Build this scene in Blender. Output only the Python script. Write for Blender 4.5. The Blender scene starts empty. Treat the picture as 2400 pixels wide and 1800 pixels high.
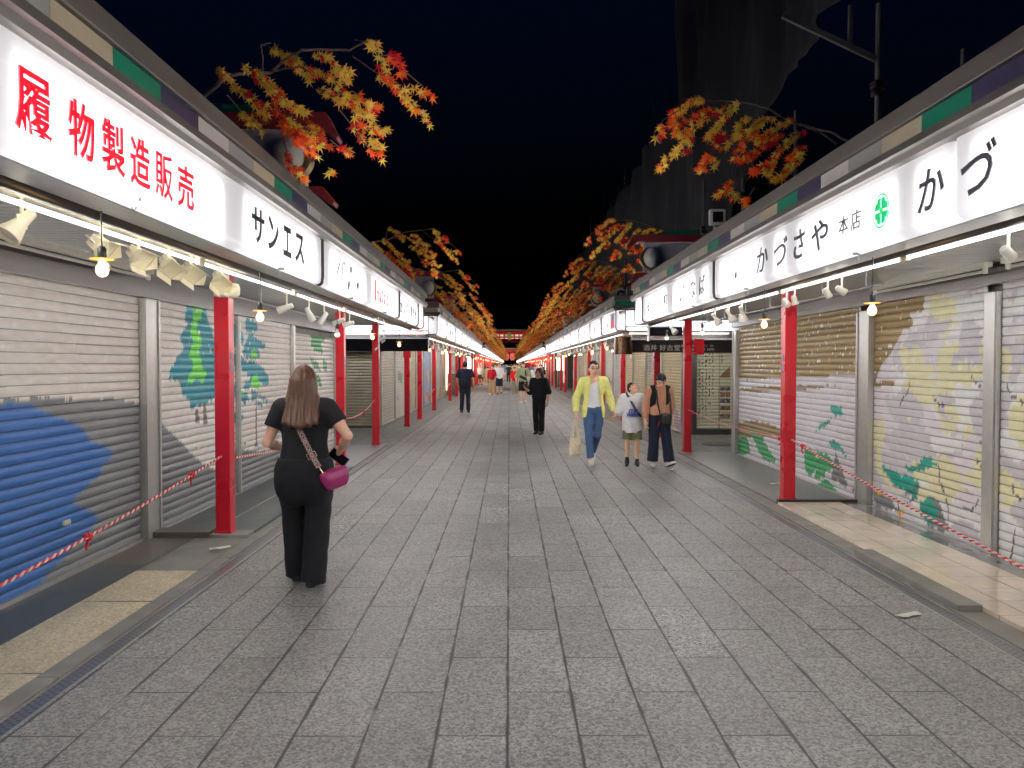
import bpy, bmesh, math, random
import numpy as np
from mathutils import Vector, Matrix, Euler
R = math.radians
S = bpy.context.scene
COL = S.collection
# ------------------------------------------------------------------ camera, world, exposure
cam_d = bpy.data.cameras.new('camera'); cam = bpy.data.objects.new('camera', cam_d); COL.objects.link(cam)
cam.location = (0, 0, 1.65); cam.rotation_euler = (R(90 - 1.43), 0, R(-0.2))
cam_d.sensor_width = 36; cam_d.lens = 27.05; cam_d.clip_start = 0.05; cam_d.clip_end = 3000
S.camera = cam
W = bpy.data.worlds.new('World'); S.world = W; W.use_nodes = True
_n = W.node_tree.nodes; _l = W.node_tree.links
_sky = _n.new('ShaderNodeTexSky'); _sky.sky_type = 'NISHITA'; _sky.sun_disc = False
_sky.sun_elevation = R(-4); _sky.sun_rotation = R(200); _sky.altitude = 20
_bg = _n['Background']; _bg.inputs['Strength'].default_value = 0.05
_tint = _n.new('ShaderNodeMix'); _tint.data_type = 'RGBA'; _tint.blend_type = 'MULTIPLY'; _tint.inputs['Factor'].default_value = 1; _tint.inputs[7].default_value = (.16, .42, 1.6, 1)
_l.new(_sky.outputs['Color'], _tint.inputs[6]); _l.new(_tint.outputs[2], _bg.inputs['Color'])
S.view_settings.view_transform = 'Standard'; S.view_settings.look = 'None'
S.view_settings.exposure = 2.1; S.view_settings.gamma = 1.0
S.cycles.use_denoising = True
S.cycles.max_bounces = 6; S.cycles.diffuse_bounces = 4; S.cycles.glossy_bounces = 3
S.cycles.transmission_bounces = 4; S.cycles.transparent_max_bounces = 6
S.cycles.sample_clamp_indirect = 6.0; S.cycles.sample_clamp_direct = .85; S.cycles.caustics_reflective = False; S.cycles.caustics_refractive = False

# ------------------------------------------------------------------ helpers
F = 1803.0; VX = 1193.5; VY = 855.0; CH = 1.65
def P(px, py, Y):                       # point of the photo at a known depth
    return Vector(((px - VX) * Y / F, Y, CH + (VY - py) * Y / F))
def lin(r, g, b):
    f = lambda c: (c / 255 / 12.92) if c / 255 <= 0.04045 else ((c / 255 + 0.055) / 1.055) ** 2.4
    return (f(r), f(g), f(b), 1)
def tag(o, label=None, cat=None, group=None, kind=None):
    if label: o['label'] = label
    if cat: o['category'] = cat
    if group: o['group'] = group
    if kind: o['kind'] = kind
    return o
def empty(name, loc=(0, 0, 0), rz=0, label=None, cat=None, group=None):
    o = bpy.data.objects.new(name, None); COL.objects.link(o); o.empty_display_size = 0.1
    o.location = loc; o.rotation_euler = (0, 0, rz)
    return tag(o, label, cat, group)
def kids(o): return [c for c in COL.objects if c.parent == o]
_kidmap = {}
def dup(o, parent=None):
    c = o.copy(); COL.objects.link(c)
    if parent is not None:
        c.parent = parent; _kidmap.setdefault(parent.name, []).append(c)
    for ch in list(_kidmap.get(o.name, [])):
        dup(ch, c)
    return c
def link(name, me, parent=None):
    o = bpy.data.objects.new(name, me); COL.objects.link(o)
    if parent is not None:
        o.parent = parent; _kidmap.setdefault(parent.name, []).append(o)
    return o
class MB:
    def __init__(s): s.v = []; s.f = []; s.m = []; s.c = None
    def add(s, vs, fs, mat=0):
        n = len(s.v); s.v += [tuple(v) for v in vs]
        s.f += [tuple(i + n for i in f) for f in fs]; s.m += [mat] * len(fs); return s
    def box(s, x0, x1, y0, y1, z0, z1, mat=0):
        if x0 > x1: x0, x1 = x1, x0
        return s.add([(x0,y0,z0),(x1,y0,z0),(x1,y1,z0),(x0,y1,z0),(x0,y0,z1),(x1,y0,z1),(x1,y1,z1),(x0,y1,z1)],
            [(0,3,2,1),(4,5,6,7),(0,1,5,4),(1,2,6,5),(2,3,7,6),(3,0,4,7)], mat)
    def bar(s, a, b, w, h, mat=0, up=(0,0,1)):
        a, b = Vector(a), Vector(b); d = (b - a).normalized(); u = Vector(up)
        if abs(d.dot(u)) > .98: u = Vector((1, 0, 0))
        x = d.cross(u).normalized(); z = x.cross(d); vs = []
        for p in (a, b):
            for i, j in ((-1,-1),(1,-1),(1,1),(-1,1)): vs.append(p + x * (i * w / 2) + z * (j * h / 2))
        return s.add(vs, [(0,1,2,3),(7,6,5,4),(0,4,5,1),(1,5,6,2),(2,6,7,3),(3,7,4,0)], mat)
    def tube(s, path, r, n=8, mat=0, cap=True):
        path = [Vector(p) for p in path]; k = len(path)
        rs = r if isinstance(r, (list, tuple)) else [r] * k
        vs = []; prev = None
        for i, p in enumerate(path):
            d = (path[min(i + 1, k - 1)] - path[max(i - 1, 0)])
            d = d.normalized() if d.length > 1e-9 else Vector((0, 0, 1))
            if prev is None:
                u = Vector((0, 0, 1)) if abs(d.z) < .9 else Vector((1, 0, 0)); x = d.cross(u).normalized()
            else:
                x = prev - d * prev.dot(d); x = x.normalized() if x.length > 1e-6 else d.orthogonal().normalized()
            prev = x; y = d.cross(x)
            for j in range(n):
                a = 2 * math.pi * j / n; vs.append(p + (x * math.cos(a) + y * math.sin(a)) * rs[i])
        fs = [(i*n+j, i*n+(j+1) % n, (i+1)*n+(j+1) % n, (i+1)*n+j) for i in range(k-1) for j in range(n)]
        if cap: fs += [tuple(range(n))[::-1], tuple((k-1)*n + j for j in range(n))]
        return s.add(vs, fs, mat)
    def lathe(s, prof, M=None, n=16, mat=0):
        M = M or Matrix(); vs = []; k = len(prof)
        for r, z in prof:
            for j in range(n):
                a = 2 * math.pi * j / n; vs.append(M @ Vector((max(r, 1e-5) * math.cos(a), max(r, 1e-5) * math.sin(a), z)))
        fs = [(i*n+j, i*n+(j+1) % n, (i+1)*n+(j+1) % n, (i+1)*n+j) for i in range(k-1) for j in range(n)]
        return s.add(vs, fs, mat)
    def prism(s, poly, f, d, mat=0):     # poly of 2-D points, f maps (u,v,w) to a 3-D point, from w=0 to w=d
        n = len(poly)
        vs = [f(u, v, 0) for u, v in poly] + [f(u, v, d) for u, v in poly]
        fs = [tuple(range(n)), tuple(range(2*n - 1, n - 1, -1))] + [(i, n + i, n + (i+1) % n, (i+1) % n) for i in range(n)]
        return s.add(vs, fs, mat)
    def build(s, name, mats, parent=None, smooth=None, bevel=0):
        me = bpy.data.meshes.new(name); me.from_pydata(s.v, [], s.f)
        mats = mats if isinstance(mats, (list, tuple)) else [mats]
        for m in mats: me.materials.append(m)
        if len(mats) > 1: me.polygons.foreach_set('material_index', s.m)
        bm = bmesh.new(); bm.from_mesh(me); bmesh.ops.recalc_face_normals(bm, faces=bm.faces); bm.to_mesh(me); bm.free()
        if s.c is not None: set_cols(me, s.c)
        if smooth is not None:
            me.shade_smooth()
            if smooth < 180: me.set_sharp_from_angle(angle=R(smooth))
        o = link(name, me, parent)
        if bevel:
            b = o.modifiers.new('bevel', 'BEVEL'); b.width = bevel; b.segments = 2; b.limit_method = 'ANGLE'
        return o
def set_cols(me, cols):
    a = me.color_attributes.new('paint', 'FLOAT_COLOR', 'POINT')
    c = np.ones((len(me.vertices), 4), np.float32); c[:, :3] = np.asarray(cols, np.float32)[:, :3]
    a.data.foreach_set('color', c.ravel())
def np_mesh(name, v, q, mats, parent=None, cols=None, smooth=True, mi=None):
    me = bpy.data.meshes.new(name); v = np.asarray(v, np.float32); q = np.asarray(q, np.int32)
    me.vertices.add(len(v)); me.vertices.foreach_set('co', v.ravel())
    k = q.shape[1]; me.loops.add(q.size); me.loops.foreach_set('vertex_index', q.ravel())
    me.polygons.add(len(q)); me.polygons.foreach_set('loop_start', np.arange(0, q.size, k, dtype=np.int32))
    mats = mats if isinstance(mats, (list, tuple)) else [mats]
    for m in mats: me.materials.append(m)
    if mi is not None: me.polygons.foreach_set('material_index', np.asarray(mi, np.int32))
    me.update(calc_edges=True); me.validate()
    if cols is not None: set_cols(me, cols)
    if smooth: me.shade_smooth()
    return link(name, me, parent)

# ------------------------------------------------------------------ materials
def mat(name, col=(.5,.5,.5,1), rough=.5, metal=0.0, spec=.5, noise=0.0, nscale=20, bump=0.0, bscale=80, emit=None, estr=0, paint=False, stretch=None):
    m = bpy.data.materials.new(name); m.use_nodes = True; nt = m.node_tree; b = nt.nodes['Principled BSDF']
    if len(col) == 3: col = (*col, 1)
    b.inputs['Base Color'].default_value = col; b.inputs['Roughness'].default_value = rough
    b.inputs['Metallic'].default_value = metal; b.inputs['Specular IOR Level'].default_value = spec
    tc = nt.nodes.new('ShaderNodeTexCoord'); co = tc.outputs['Object']
    if stretch:
        mp = nt.nodes.new('ShaderNodeMapping'); mp.inputs['Scale'].default_value = stretch
        nt.links.new(co, mp.inputs['Vector']); co = mp.outputs['Vector']
    src = None
    if paint:
        at = nt.nodes.new('ShaderNodeAttribute'); at.attribute_name = 'paint'; src = at.outputs['Color']
        nt.links.new(src, b.inputs['Base Color'])
    if noise:
        t = nt.nodes.new('ShaderNodeTexNoise'); t.inputs['Scale'].default_value = nscale; t.inputs['Detail'].default_value = 4
        nt.links.new(co, t.inputs['Vector'])
        mr = nt.nodes.new('ShaderNodeMapRange'); mr.inputs['From Min'].default_value = .3; mr.inputs['From Max'].default_value = .7
        mr.inputs['To Min'].default_value = 1 - noise; mr.inputs['To Max'].default_value = 1 + noise
        nt.links.new(t.outputs['Fac'], mr.inputs['Value'])
        mx = nt.nodes.new('ShaderNodeMix'); mx.data_type = 'RGBA'; mx.blend_type = 'MULTIPLY'; mx.inputs['Factor'].default_value = 1
        if src: nt.links.new(src, mx.inputs[6])
        else: mx.inputs[6].default_value = col
        nt.links.new(mr.outputs['Result'], mx.inputs[7]); nt.links.new(mx.outputs[2], b.inputs['Base Color'])
        rr = nt.nodes.new('ShaderNodeMapRange'); rr.inputs['To Min'].default_value = max(.03, rough - .12); rr.inputs['To Max'].default_value = min(1, rough + .12)
        nt.links.new(t.outputs['Fac'], rr.inputs['Value']); nt.links.new(rr.outputs['Result'], b.inputs['Roughness'])
    if bump:
        t2 = nt.nodes.new('ShaderNodeTexNoise'); t2.inputs['Scale'].default_value = bscale; t2.inputs['Detail'].default_value = 3
        nt.links.new(co, t2.inputs['Vector'])
        bp = nt.nodes.new('ShaderNodeBump'); bp.inputs['Strength'].default_value = bump; bp.inputs['Distance'].default_value = .01
        nt.links.new(t2.outputs['Fac'], bp.inputs['Height']); nt.links.new(bp.outputs['Normal'], b.inputs['Normal'])
    if emit:
        b.inputs['Emission Color'].default_value = (*emit[:3], 1); b.inputs['Emission Strength'].default_value = estr
    return m
M = {}
M['fascia'] = mat('bronze_fascia', lin(118, 112, 106), .45, .3, noise=.12, nscale=6, stretch=(3, .4, 3))
M['fascia2'] = mat('dark_gutter_metal', lin(104, 98, 92), .42, .3, noise=.15, nscale=5, stretch=(3, .4, 3))
M['tile'] = mat('fascia_panel_enamel', rough=.35, paint=True, noise=.06, nscale=5)
M['red'] = mat('red_enamel', lin(190, 16, 36), .3, noise=.02, nscale=3, bump=.012, bscale=18)
M['soffit'] = mat('slatted_soffit', lin(128, 128, 126), .4, .3, noise=.12, nscale=9, stretch=(1, .15, 1))
M['header'] = mat('header_beam', lin(96, 90, 88), .4, .5, noise=.14, nscale=8, stretch=(1, .3, 2))
M['alu'] = mat('aluminium', lin(176, 174, 170), .35, .7, noise=.08, nscale=14)
M['steel'] = mat('galvanised_steel', lin(140, 140, 140), .4, .8, noise=.15, nscale=20)
M['darkmetal'] = mat('dark_metal', lin(58, 52, 50), .4, .6, noise=.12, nscale=12)
M['black'] = mat('black_plastic', lin(22, 22, 23), .45)
M['white'] = mat('white_enamel', lin(226, 224, 214), .35, noise=.04, nscale=12)
M['cream'] = mat('cream_enamel', lin(228, 220, 192), .38, noise=.07, nscale=15)
M['shutter'] = mat('painted_shutter_steel', rough=.38, spec=.4, paint=True, noise=.07, nscale=14, stretch=(1, .5, 2), bump=.03, bscale=60)
M['wall'] = mat('plaster_wall', lin(120, 116, 110), .8, noise=.12, nscale=5)
M['roofdark'] = mat('roof_sheet', lin(50, 50, 52), .7, noise=.1)
M['letter_red'] = mat('red_letter', lin(205, 8, 34), .4, noise=.05, emit=lin(225, 10, 40), estr=.2)
M['letter_black'] = mat('black_letter', lin(30, 29, 28), .4, noise=.08)
M['letter_grey'] = mat('grey_letter', lin(66, 63, 72), .5, noise=.1)
M['letter_pale'] = mat('pale_grey_letter', lin(170, 168, 175), .5, noise=.1)
M['letter_green'] = mat('green_letter', lin(0, 168, 92), .4, noise=.05, emit=lin(0, 176, 100), estr=.22)
M['letter_white'] = mat('white_letter', lin(244, 242, 236), .5, noise=.05)
def emitter(name, col, s):
    m = bpy.data.materials.new(name); m.use_nodes = True; nt = m.node_tree; nt.nodes.remove(nt.nodes['Principled BSDF'])
    e = nt.nodes.new('ShaderNodeEmission'); e.inputs['Color'].default_value = (*col[:3], 1); e.inputs['Strength'].default_value = s
    nt.links.new(e.outputs['Emission'], nt.nodes['Material Output'].inputs['Surface']); return m
M['tube'] = emitter('lit_tube', (1, .985, .96), 24)
M['bulb'] = emitter('lit_warm_bulb', (1, .66, .28), 9)
M['bulbw'] = emitter('lit_white_bulb', (1, .95, .85), 9)
M['signlamp'] = emitter('sign_lamp', (1, .985, 1.0), 5.2)
M['farsign'] = emitter('lit_sign_face', (1, .985, 1.0), .9)
M['lantern'] = mat('lit_red_paper', lin(220, 20, 14), .6, emit=(1, .05, .03), estr=.5)
M['lantern_pink'] = mat('lit_pink_lantern', lin(220, 60, 50), .6, emit=(1, .22, .2), estr=.14)
def _acrylic():
    m = bpy.data.materials.new('opal_acrylic'); m.use_nodes = True; nt = m.node_tree; b = nt.nodes['Principled BSDF']
    b.inputs['Base Color'].default_value = (.8, .8, .82, 1); b.inputs['Roughness'].default_value = .18
    b.inputs['Emission Color'].default_value = (1, .985, 1, 1); b.inputs['Emission Strength'].default_value = .16
    t = nt.nodes.new('ShaderNodeBsdfTranslucent'); t.inputs['Color'].default_value = (.95, .94, .96, 1)
    mx = nt.nodes.new('ShaderNodeMixShader'); mx.inputs['Fac'].default_value = .55
    nt.links.new(b.outputs['BSDF'], mx.inputs[1]); nt.links.new(t.outputs['BSDF'], mx.inputs[2])
    nt.links.new(mx.outputs['Shader'], nt.nodes['Material Output'].inputs['Surface']); return m
M['acrylic'] = _acrylic()

# ------------------------------------------------------------------ lettering
_tcache = {}
def text_mesh(body, offset=0.0, shear=0.0):
    key = (body, offset, shear)
    if key in _tcache: return _tcache[key]
    c = bpy.data.curves.new('t', 'FONT'); c.body = body; c.size = 1; c.extrude = .5; c.offset = offset; c.shear = shear; c.resolution_u = 3
    o = bpy.data.objects.new('t', c); COL.objects.link(o)
    bpy.context.view_layer.update()
    dg = bpy.context.evaluated_depsgraph_get()
    me = bpy.data.meshes.new_from_object(o.evaluated_get(dg))
    v = np.zeros(len(me.vertices) * 3, np.float64); me.vertices.foreach_get('co', v); v = v.reshape(-1, 3)
    fs = [tuple(p.vertices) for p in me.polygons]
    bpy.data.objects.remove(o); bpy.data.curves.remove(c); bpy.data.meshes.remove(me)
    _tcache[key] = (v, fs); return v, fs
def put_text(mb, body, f, u0, u1, v0, v1, depth, offset=0.0, shear=0.0, mat=0):
    """fit the glyphs into the rectangle u0..u1, v0..v1; f(u,v,w) -> point"""
    v, fs = text_mesh(body, offset, shear)
    if not len(v): return
    lo = v.min(0); hi = v.max(0); sp = np.maximum(hi - lo, 1e-6)
    t = (v - lo) / sp
    mb.add([f(u0 + (u1 - u0) * a, v0 + (v1 - v0) * b, depth * c) for a, b, c in t], fs, mat)
# ------------------------------------------------------------------ ground
def N(nt, t, **k):
    n = nt.nodes.new(t)
    for a, v in k.items(): setattr(n, a, v)
    return n
def MA(nt, op, a, b=None, c=None, clamp=False):
    n = nt.nodes.new('ShaderNodeMath'); n.operation = op; n.use_clamp = clamp
    for i, x in enumerate((a, b, c)):
        if x is None: continue
        if isinstance(x, (int, float)): n.inputs[i].default_value = x
        else: nt.links.new(x, n.inputs[i])
    return n.outputs[0]
def MIXC(nt, f, a, b, mode='MIX'):
    n = nt.nodes.new('ShaderNodeMix'); n.data_type = 'RGBA'; n.blend_type = mode
    for i, x in ((0, f), (6, a), (7, b)):
        if isinstance(x, (int, float)): n.inputs[i].default_value = x
        elif isinstance(x, tuple): n.inputs[i].default_value = x
        else: nt.links.new(x, n.inputs[i])
    return n.outputs[2]
def RMP(nt, v, a, b, c, d, smooth=True):
    n = nt.nodes.new('ShaderNodeMapRange'); n.interpolation_type = 'SMOOTHSTEP' if smooth else 'LINEAR'
    nt.links.new(v, n.inputs['Value'])
    for k, x in zip(('From Min', 'From Max', 'To Min', 'To Max'), (a, b, c, d)): n.inputs[k].default_value = x
    return n.outputs['Result']
def paving_mat(name, sw, sl, x0, y0, stag, ca, cb, coarse=.93, joint=.008, speck=88, rough=.5, jcol=(.03, .03, .03, 1), contrast=1.3):
    m = bpy.data.materials.new(name); m.use_nodes = True; nt = m.node_tree; b = nt.nodes['Principled BSDF']; L = nt.links
    co = N(nt, 'ShaderNodeTexCoord').outputs['Object']; sp = N(nt, 'ShaderNodeSeparateXYZ'); L.new(co, sp.inputs[0])
    wob = N(nt, 'ShaderNodeTexNoise'); wob.inputs['Scale'].default_value = 2.3; wob.inputs['Detail'].default_value = 3; L.new(co, wob.inputs['Vector'])
    wv = MA(nt, 'MULTIPLY', MA(nt, 'SUBTRACT', wob.outputs['Fac'], .5), .008)
    u = MA(nt, 'DIVIDE', MA(nt, 'SUBTRACT', MA(nt, 'ADD', sp.outputs['X'], wv), x0), sw); cx = MA(nt, 'FLOOR', u)
    v = MA(nt, 'ADD', MA(nt, 'DIVIDE', MA(nt, 'SUBTRACT', MA(nt, 'ADD', sp.outputs['Y'], wv), y0), sl), MA(nt, 'MULTIPLY', cx, stag)); cv = MA(nt, 'FLOOR', v)
    fu = MA(nt, 'FRACT', u); fv = MA(nt, 'FRACT', v)
    du = MA(nt, 'MULTIPLY', MA(nt, 'MINIMUM', fu, MA(nt, 'SUBTRACT', 1, fu)), sw)
    dv = MA(nt, 'MULTIPLY', MA(nt, 'MINIMUM', fv, MA(nt, 'SUBTRACT', 1, fv)), sl)
    jn = N(nt, 'ShaderNodeTexNoise'); jn.inputs['Scale'].default_value = 3.1; jn.inputs['Detail'].default_value = 5; L.new(co, jn.inputs['Vector'])
    jw = RMP(nt, jn.outputs['Fac'], .35, .65, joint * .45, joint * 1.25)
    d = MA(nt, 'MINIMUM', du, MA(nt, 'MULTIPLY', dv, 1.6))
    jm = MA(nt, 'SUBTRACT', 1, MA(nt, 'DIVIDE', MA(nt, 'SUBTRACT', d, MA(nt, 'MULTIPLY', jw, .5)), jw, clamp=True), clamp=True)
    cid = N(nt, 'ShaderNodeCombineXYZ'); L.new(cx, cid.inputs[0]); L.new(cv, cid.inputs[1])
    wn = N(nt, 'ShaderNodeTexWhiteNoise'); wn.noise_dimensions = '2D'; L.new(cid.outputs[0], wn.inputs['Vector'])
    h = wn.outputs['Value']; spc = N(nt, 'ShaderNodeSeparateColor'); L.new(wn.outputs['Color'], spc.inputs[0])
    vo = N(nt, 'ShaderNodeTexVoronoi'); vo.inputs['Scale'].default_value = speck; L.new(co, vo.inputs['Vector'])
    vs = N(nt, 'ShaderNodeSeparateColor'); L.new(vo.outputs['Color'], vs.inputs[0])
    n2 = N(nt, 'ShaderNodeTexNoise'); n2.inputs['Scale'].default_value = speck * 1.5; n2.inputs['Detail'].default_value = 2; L.new(co, n2.inputs['Vector'])
    isco = RMP(nt, spc.outputs['Red'], coarse, coarse + .02, 0, 1)
    amp = MA(nt, 'MULTIPLY', MA(nt, 'ADD', MA(nt, 'MULTIPLY', isco, .45), .66), contrast)
    sv = MA(nt, 'ADD', MA(nt, 'MULTIPLY', MA(nt, 'SUBTRACT', vs.outputs['Red'], .45), MA(nt, 'MULTIPLY', amp, 1.25)), MA(nt, 'MULTIPLY', MA(nt, 'SUBTRACT', n2.outputs['Fac'], .5), 1.0 * contrast))
    base = MIXC(nt, h, ca, cb)
    big = N(nt, 'ShaderNodeTexNoise'); big.inputs['Scale'].default_value = .7; big.inputs['Detail'].default_value = 6; big.inputs['Roughness'].default_value = .62; L.new(co, big.inputs['Vector'])
    mul = MA(nt, 'MULTIPLY', MA(nt, 'ADD', sv, 1), RMP(nt, big.outputs['Fac'], .3, .7, .76, 1.2))
    col = MIXC(nt, 1.0, base, N(nt, 'ShaderNodeCombineColor').outputs[0], 'MULTIPLY')
    cc = [n for n in nt.nodes if n.bl_idname == 'ShaderNodeCombineColor'][-1]
    for i in range(3): L.new(mul, cc.inputs[i])
    gv = N(nt, 'ShaderNodeTexVoronoi'); gv.inputs['Scale'].default_value = 1.1; L.new(co, gv.inputs['Vector'])
    gum = RMP(nt, gv.outputs['Distance'], .018, .032, .5, 0)
    col = MIXC(nt, gum, col, (.05, .05, .05, 1))
    mort = RMP(nt, wob.outputs['Fac'], .63, .68, 0, .6)
    jc = MIXC(nt, mort, jcol, (.3, .3, .28, 1))
    col = MIXC(nt, jm, col, jc); L.new(col, b.inputs['Base Color'])
    L.new(RMP(nt, big.outputs['Fac'], .3, .7, rough - .08, rough + .1), b.inputs['Roughness'])
    b.inputs['Specular IOR Level'].default_value = .4
    hgt = MA(nt, 'SUBTRACT', MA(nt, 'MULTIPLY', sv, .12), jm)
    bp = N(nt, 'ShaderNodeBump'); bp.inputs['Strength'].default_value = .55; bp.inputs['Distance'].default_value = .004
    L.new(hgt, bp.inputs['Height']); L.new(bp.outputs['Normal'], b.inputs['Normal']); return m
def sheet(name, x0, x1, y0, y1, z, m, sub=1):
    o = MB().add([(x0, y0, z), (x1, y0, z), (x1, y1, z), (x0, y1, z)], [(0, 1, 2, 3)]).build(name, m)
    return tag(o, kind='structure')
M['paving'] = paving_mat('granite_slabs', .317, .915, -.008, .18, .5, (.225, .222, .215, 1), (.285, .282, .274, 1))
M['alleypave'] = paving_mat('alley_tiles', .30, .30, 0, 0, .5, (.17, .165, .16, 1), (.22, .215, .205, 1), coarse=2, joint=.004, speck=160, contrast=.5)
M['asphalt'] = mat('asphalt', (.05, .05, .052, 1), .8, noise=.2, nscale=3, bump=.3, bscale=150)
M['concrete'] = mat('concrete', (.22, .21, .19, 1), .6, noise=.25, nscale=4, bump=.12, bscale=60)
M['floorgrey'] = mat('porch_floor', (.16, .16, .155, 1), .38, noise=.2, nscale=2.5, bump=.05, bscale=30)
M['mat'] = mat('rubber_mat', (.055, .062, .066, 1), .45, noise=.15, nscale=5, bump=.1, bscale=200)
M['brown'] = mat('brown_ledge', (.10, .085, .07, 1), .5, noise=.25, nscale=9)
M['yellow'] = paving_mat('yellow_pebble_slab', 9.0, 1.25, 20, .3, 0, (.66, .56, .36, 1), (.74, .65, .46, 1), coarse=2, joint=.012, speck=75, contrast=.62)
M['beige'] = paving_mat('polished_beige_tile', .30, .30, .04, .1, 0, (.80, .69, .56, 1), (.85, .74, .61, 1), coarse=2, joint=.004, speck=14, rough=.10, jcol=(.25, .2, .14, 1), contrast=.07)
sheet('ground', -900, 900, -700, 1100, -.03, M['asphalt'])
sheet('cross_street', -40, 40, -8, 262, -.012, M['alleypave'])
sheet('street_paving', -2.245, 2.835, -8, 300, 0, M['paving'])
# side parameters: sign face, tube, column inner face, shutter plane (distances from the street axis)
PRM = {-1: dict(Xs=1.82, Xt=2.20, Xc=2.66, Xw=3.40, g0=2.245, g1=2.36, k1=2.48), 1: dict(Xs=2.40, Xt=2.70, Xc=3.28, Xw=4.12, g0=2.835, g1=2.96, k1=3.15)}
def grate_mat():
    m = bpy.data.materials.new('slotted_grate'); m.use_nodes = True; nt = m.node_tree; b = nt.nodes['Principled BSDF']; L = nt.links
    co = N(nt, 'ShaderNodeTexCoord').outputs['Object']; sp = N(nt, 'ShaderNodeSeparateXYZ'); L.new(co, sp.inputs[0])
    ax = MA(nt, 'ABSOLUTE', sp.outputs['X']); u = MA(nt, 'MULTIPLY', ax, 34.0); v = MA(nt, 'ADD', MA(nt, 'MULTIPLY', sp.outputs['Y'], 24.0), MA(nt, 'MULTIPLY', MA(nt, 'FLOOR', u), .5))
    s = MA(nt, 'MULTIPLY', MA(nt, 'COMPARE', MA(nt, 'FRACT', v), .5, .11), MA(nt, 'COMPARE', MA(nt, 'FRACT', u), .5, .36))
    L.new(MIXC(nt, s, (.16, .165, .18, 1), (.02, .02, .02, 1)), b.inputs['Base Color'])
    b.inputs['Metallic'].default_value = .55; b.inputs['Roughness'].default_value = .3
    bp = N(nt, 'ShaderNodeBump'); bp.inputs['Distance'].default_value = .004; L.new(MA(nt, 'SUBTRACT', 1, s), bp.inputs['Height']); L.new(bp.outputs['Normal'], b.inputs['Normal']); return m
M['grate'] = grate_mat()
for s in (-1, 1):
    p = PRM[s]; side = 'left' if s < 0 else 'right'
    g = MB().box(s*(p['g0']+.012), s*(p['g1']-.012), -6, 262, -.03, -.003, 0)
    g.box(s*p['g0'], s*(p['g0']+.010), -6, 262, -.03, .002, 1); g.box(s*(p['g1']-.010), s*p['g1'], -6, 262, -.03, .002, 1)
    tag(g.build('drain_grate', [M['grate'], M['alu']]), 'long slotted metal drain grate along the %s edge of the street' % side, 'drain', 'drain grates along the street')
    k = MB()
    y = -6
    rnd = random.Random(5 + s)
    while y < 262:
        e = min(262, y + (1.25 if y < 60 else 20)); k.box(s*(p['g1']+.002), s*p['k1'], y, e-.006, -.05, .012 + rnd.uniform(0, .006)); y = e
    if s > 0: k.box(2.975, 3.14, 5.05, 6.6, .014, .058)
    tag(k.build('kerb', M['concrete'], bevel=.006), kind='structure')
# porch floors (left and right, first block)
def floor_piece(name, s, d0, d1, y0, y1, z, m, bevel=0):
    tag(MB().box(s*d0, s*d1, y0, y1, -.04, z).build(name, m, bevel=bevel), kind='structure')
floor_piece('pebble_floor', -1, 2.482, 2.97, -6, 6.1, .012, M['yellow'])
floor_piece('concrete_floor', -1, 2.482, 2.97, 6.104, 7.24, .014, M['concrete'])
floor_piece('dark_floor_strip', -1, 2.974, 3.52, -6, 6.25, .016, M['mat'])
floor_piece('brown_floor_strip', -1, 2.974, 3.52, 6.254, 7.24, .016, M['brown'])
floor_piece('brown_step', -1, 2.84, 3.52, 7.244, 7.46, .07, M['brown'], .006)
floor_piece('stone_step', -1, 2.482, 2.836, 7.244, 7.46, .045, M['concrete'], .006)
floor_piece('porch_mat', -1, 2.482, 3.52, 7.464, 12.2, .034, M['mat'])
tag(MB().box(-2.9, -2.885, 7.47, 12.19, .035, .040).build('mat_strip', M['alu']), kind='structure')
floor_piece('porch_floor', -1, 2.482, 3.52, 12.204, 15.6, .03, M['floorgrey'])
floor_piece('tiled_floor', 1, 3.152, 3.88, -6, 8.98, .040, M['beige'])
M['darktile'] = mat('polished_dark_tile', (.17, .165, .15, 1), .16, noise=.15, nscale=3)
floor_piece('dark_tile_border', 1, 3.884, 4.22, -6, 8.98, .0405, M['darktile'])
floor_piece('door_rail', 1, 3.16, 4.2, 8.984, 9.05, .066, M['darkmetal'])
floor_piece('porch_floor', 1, 3.152, 4.22, 9.054, 14.3, .03, M['floorgrey'])

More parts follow.
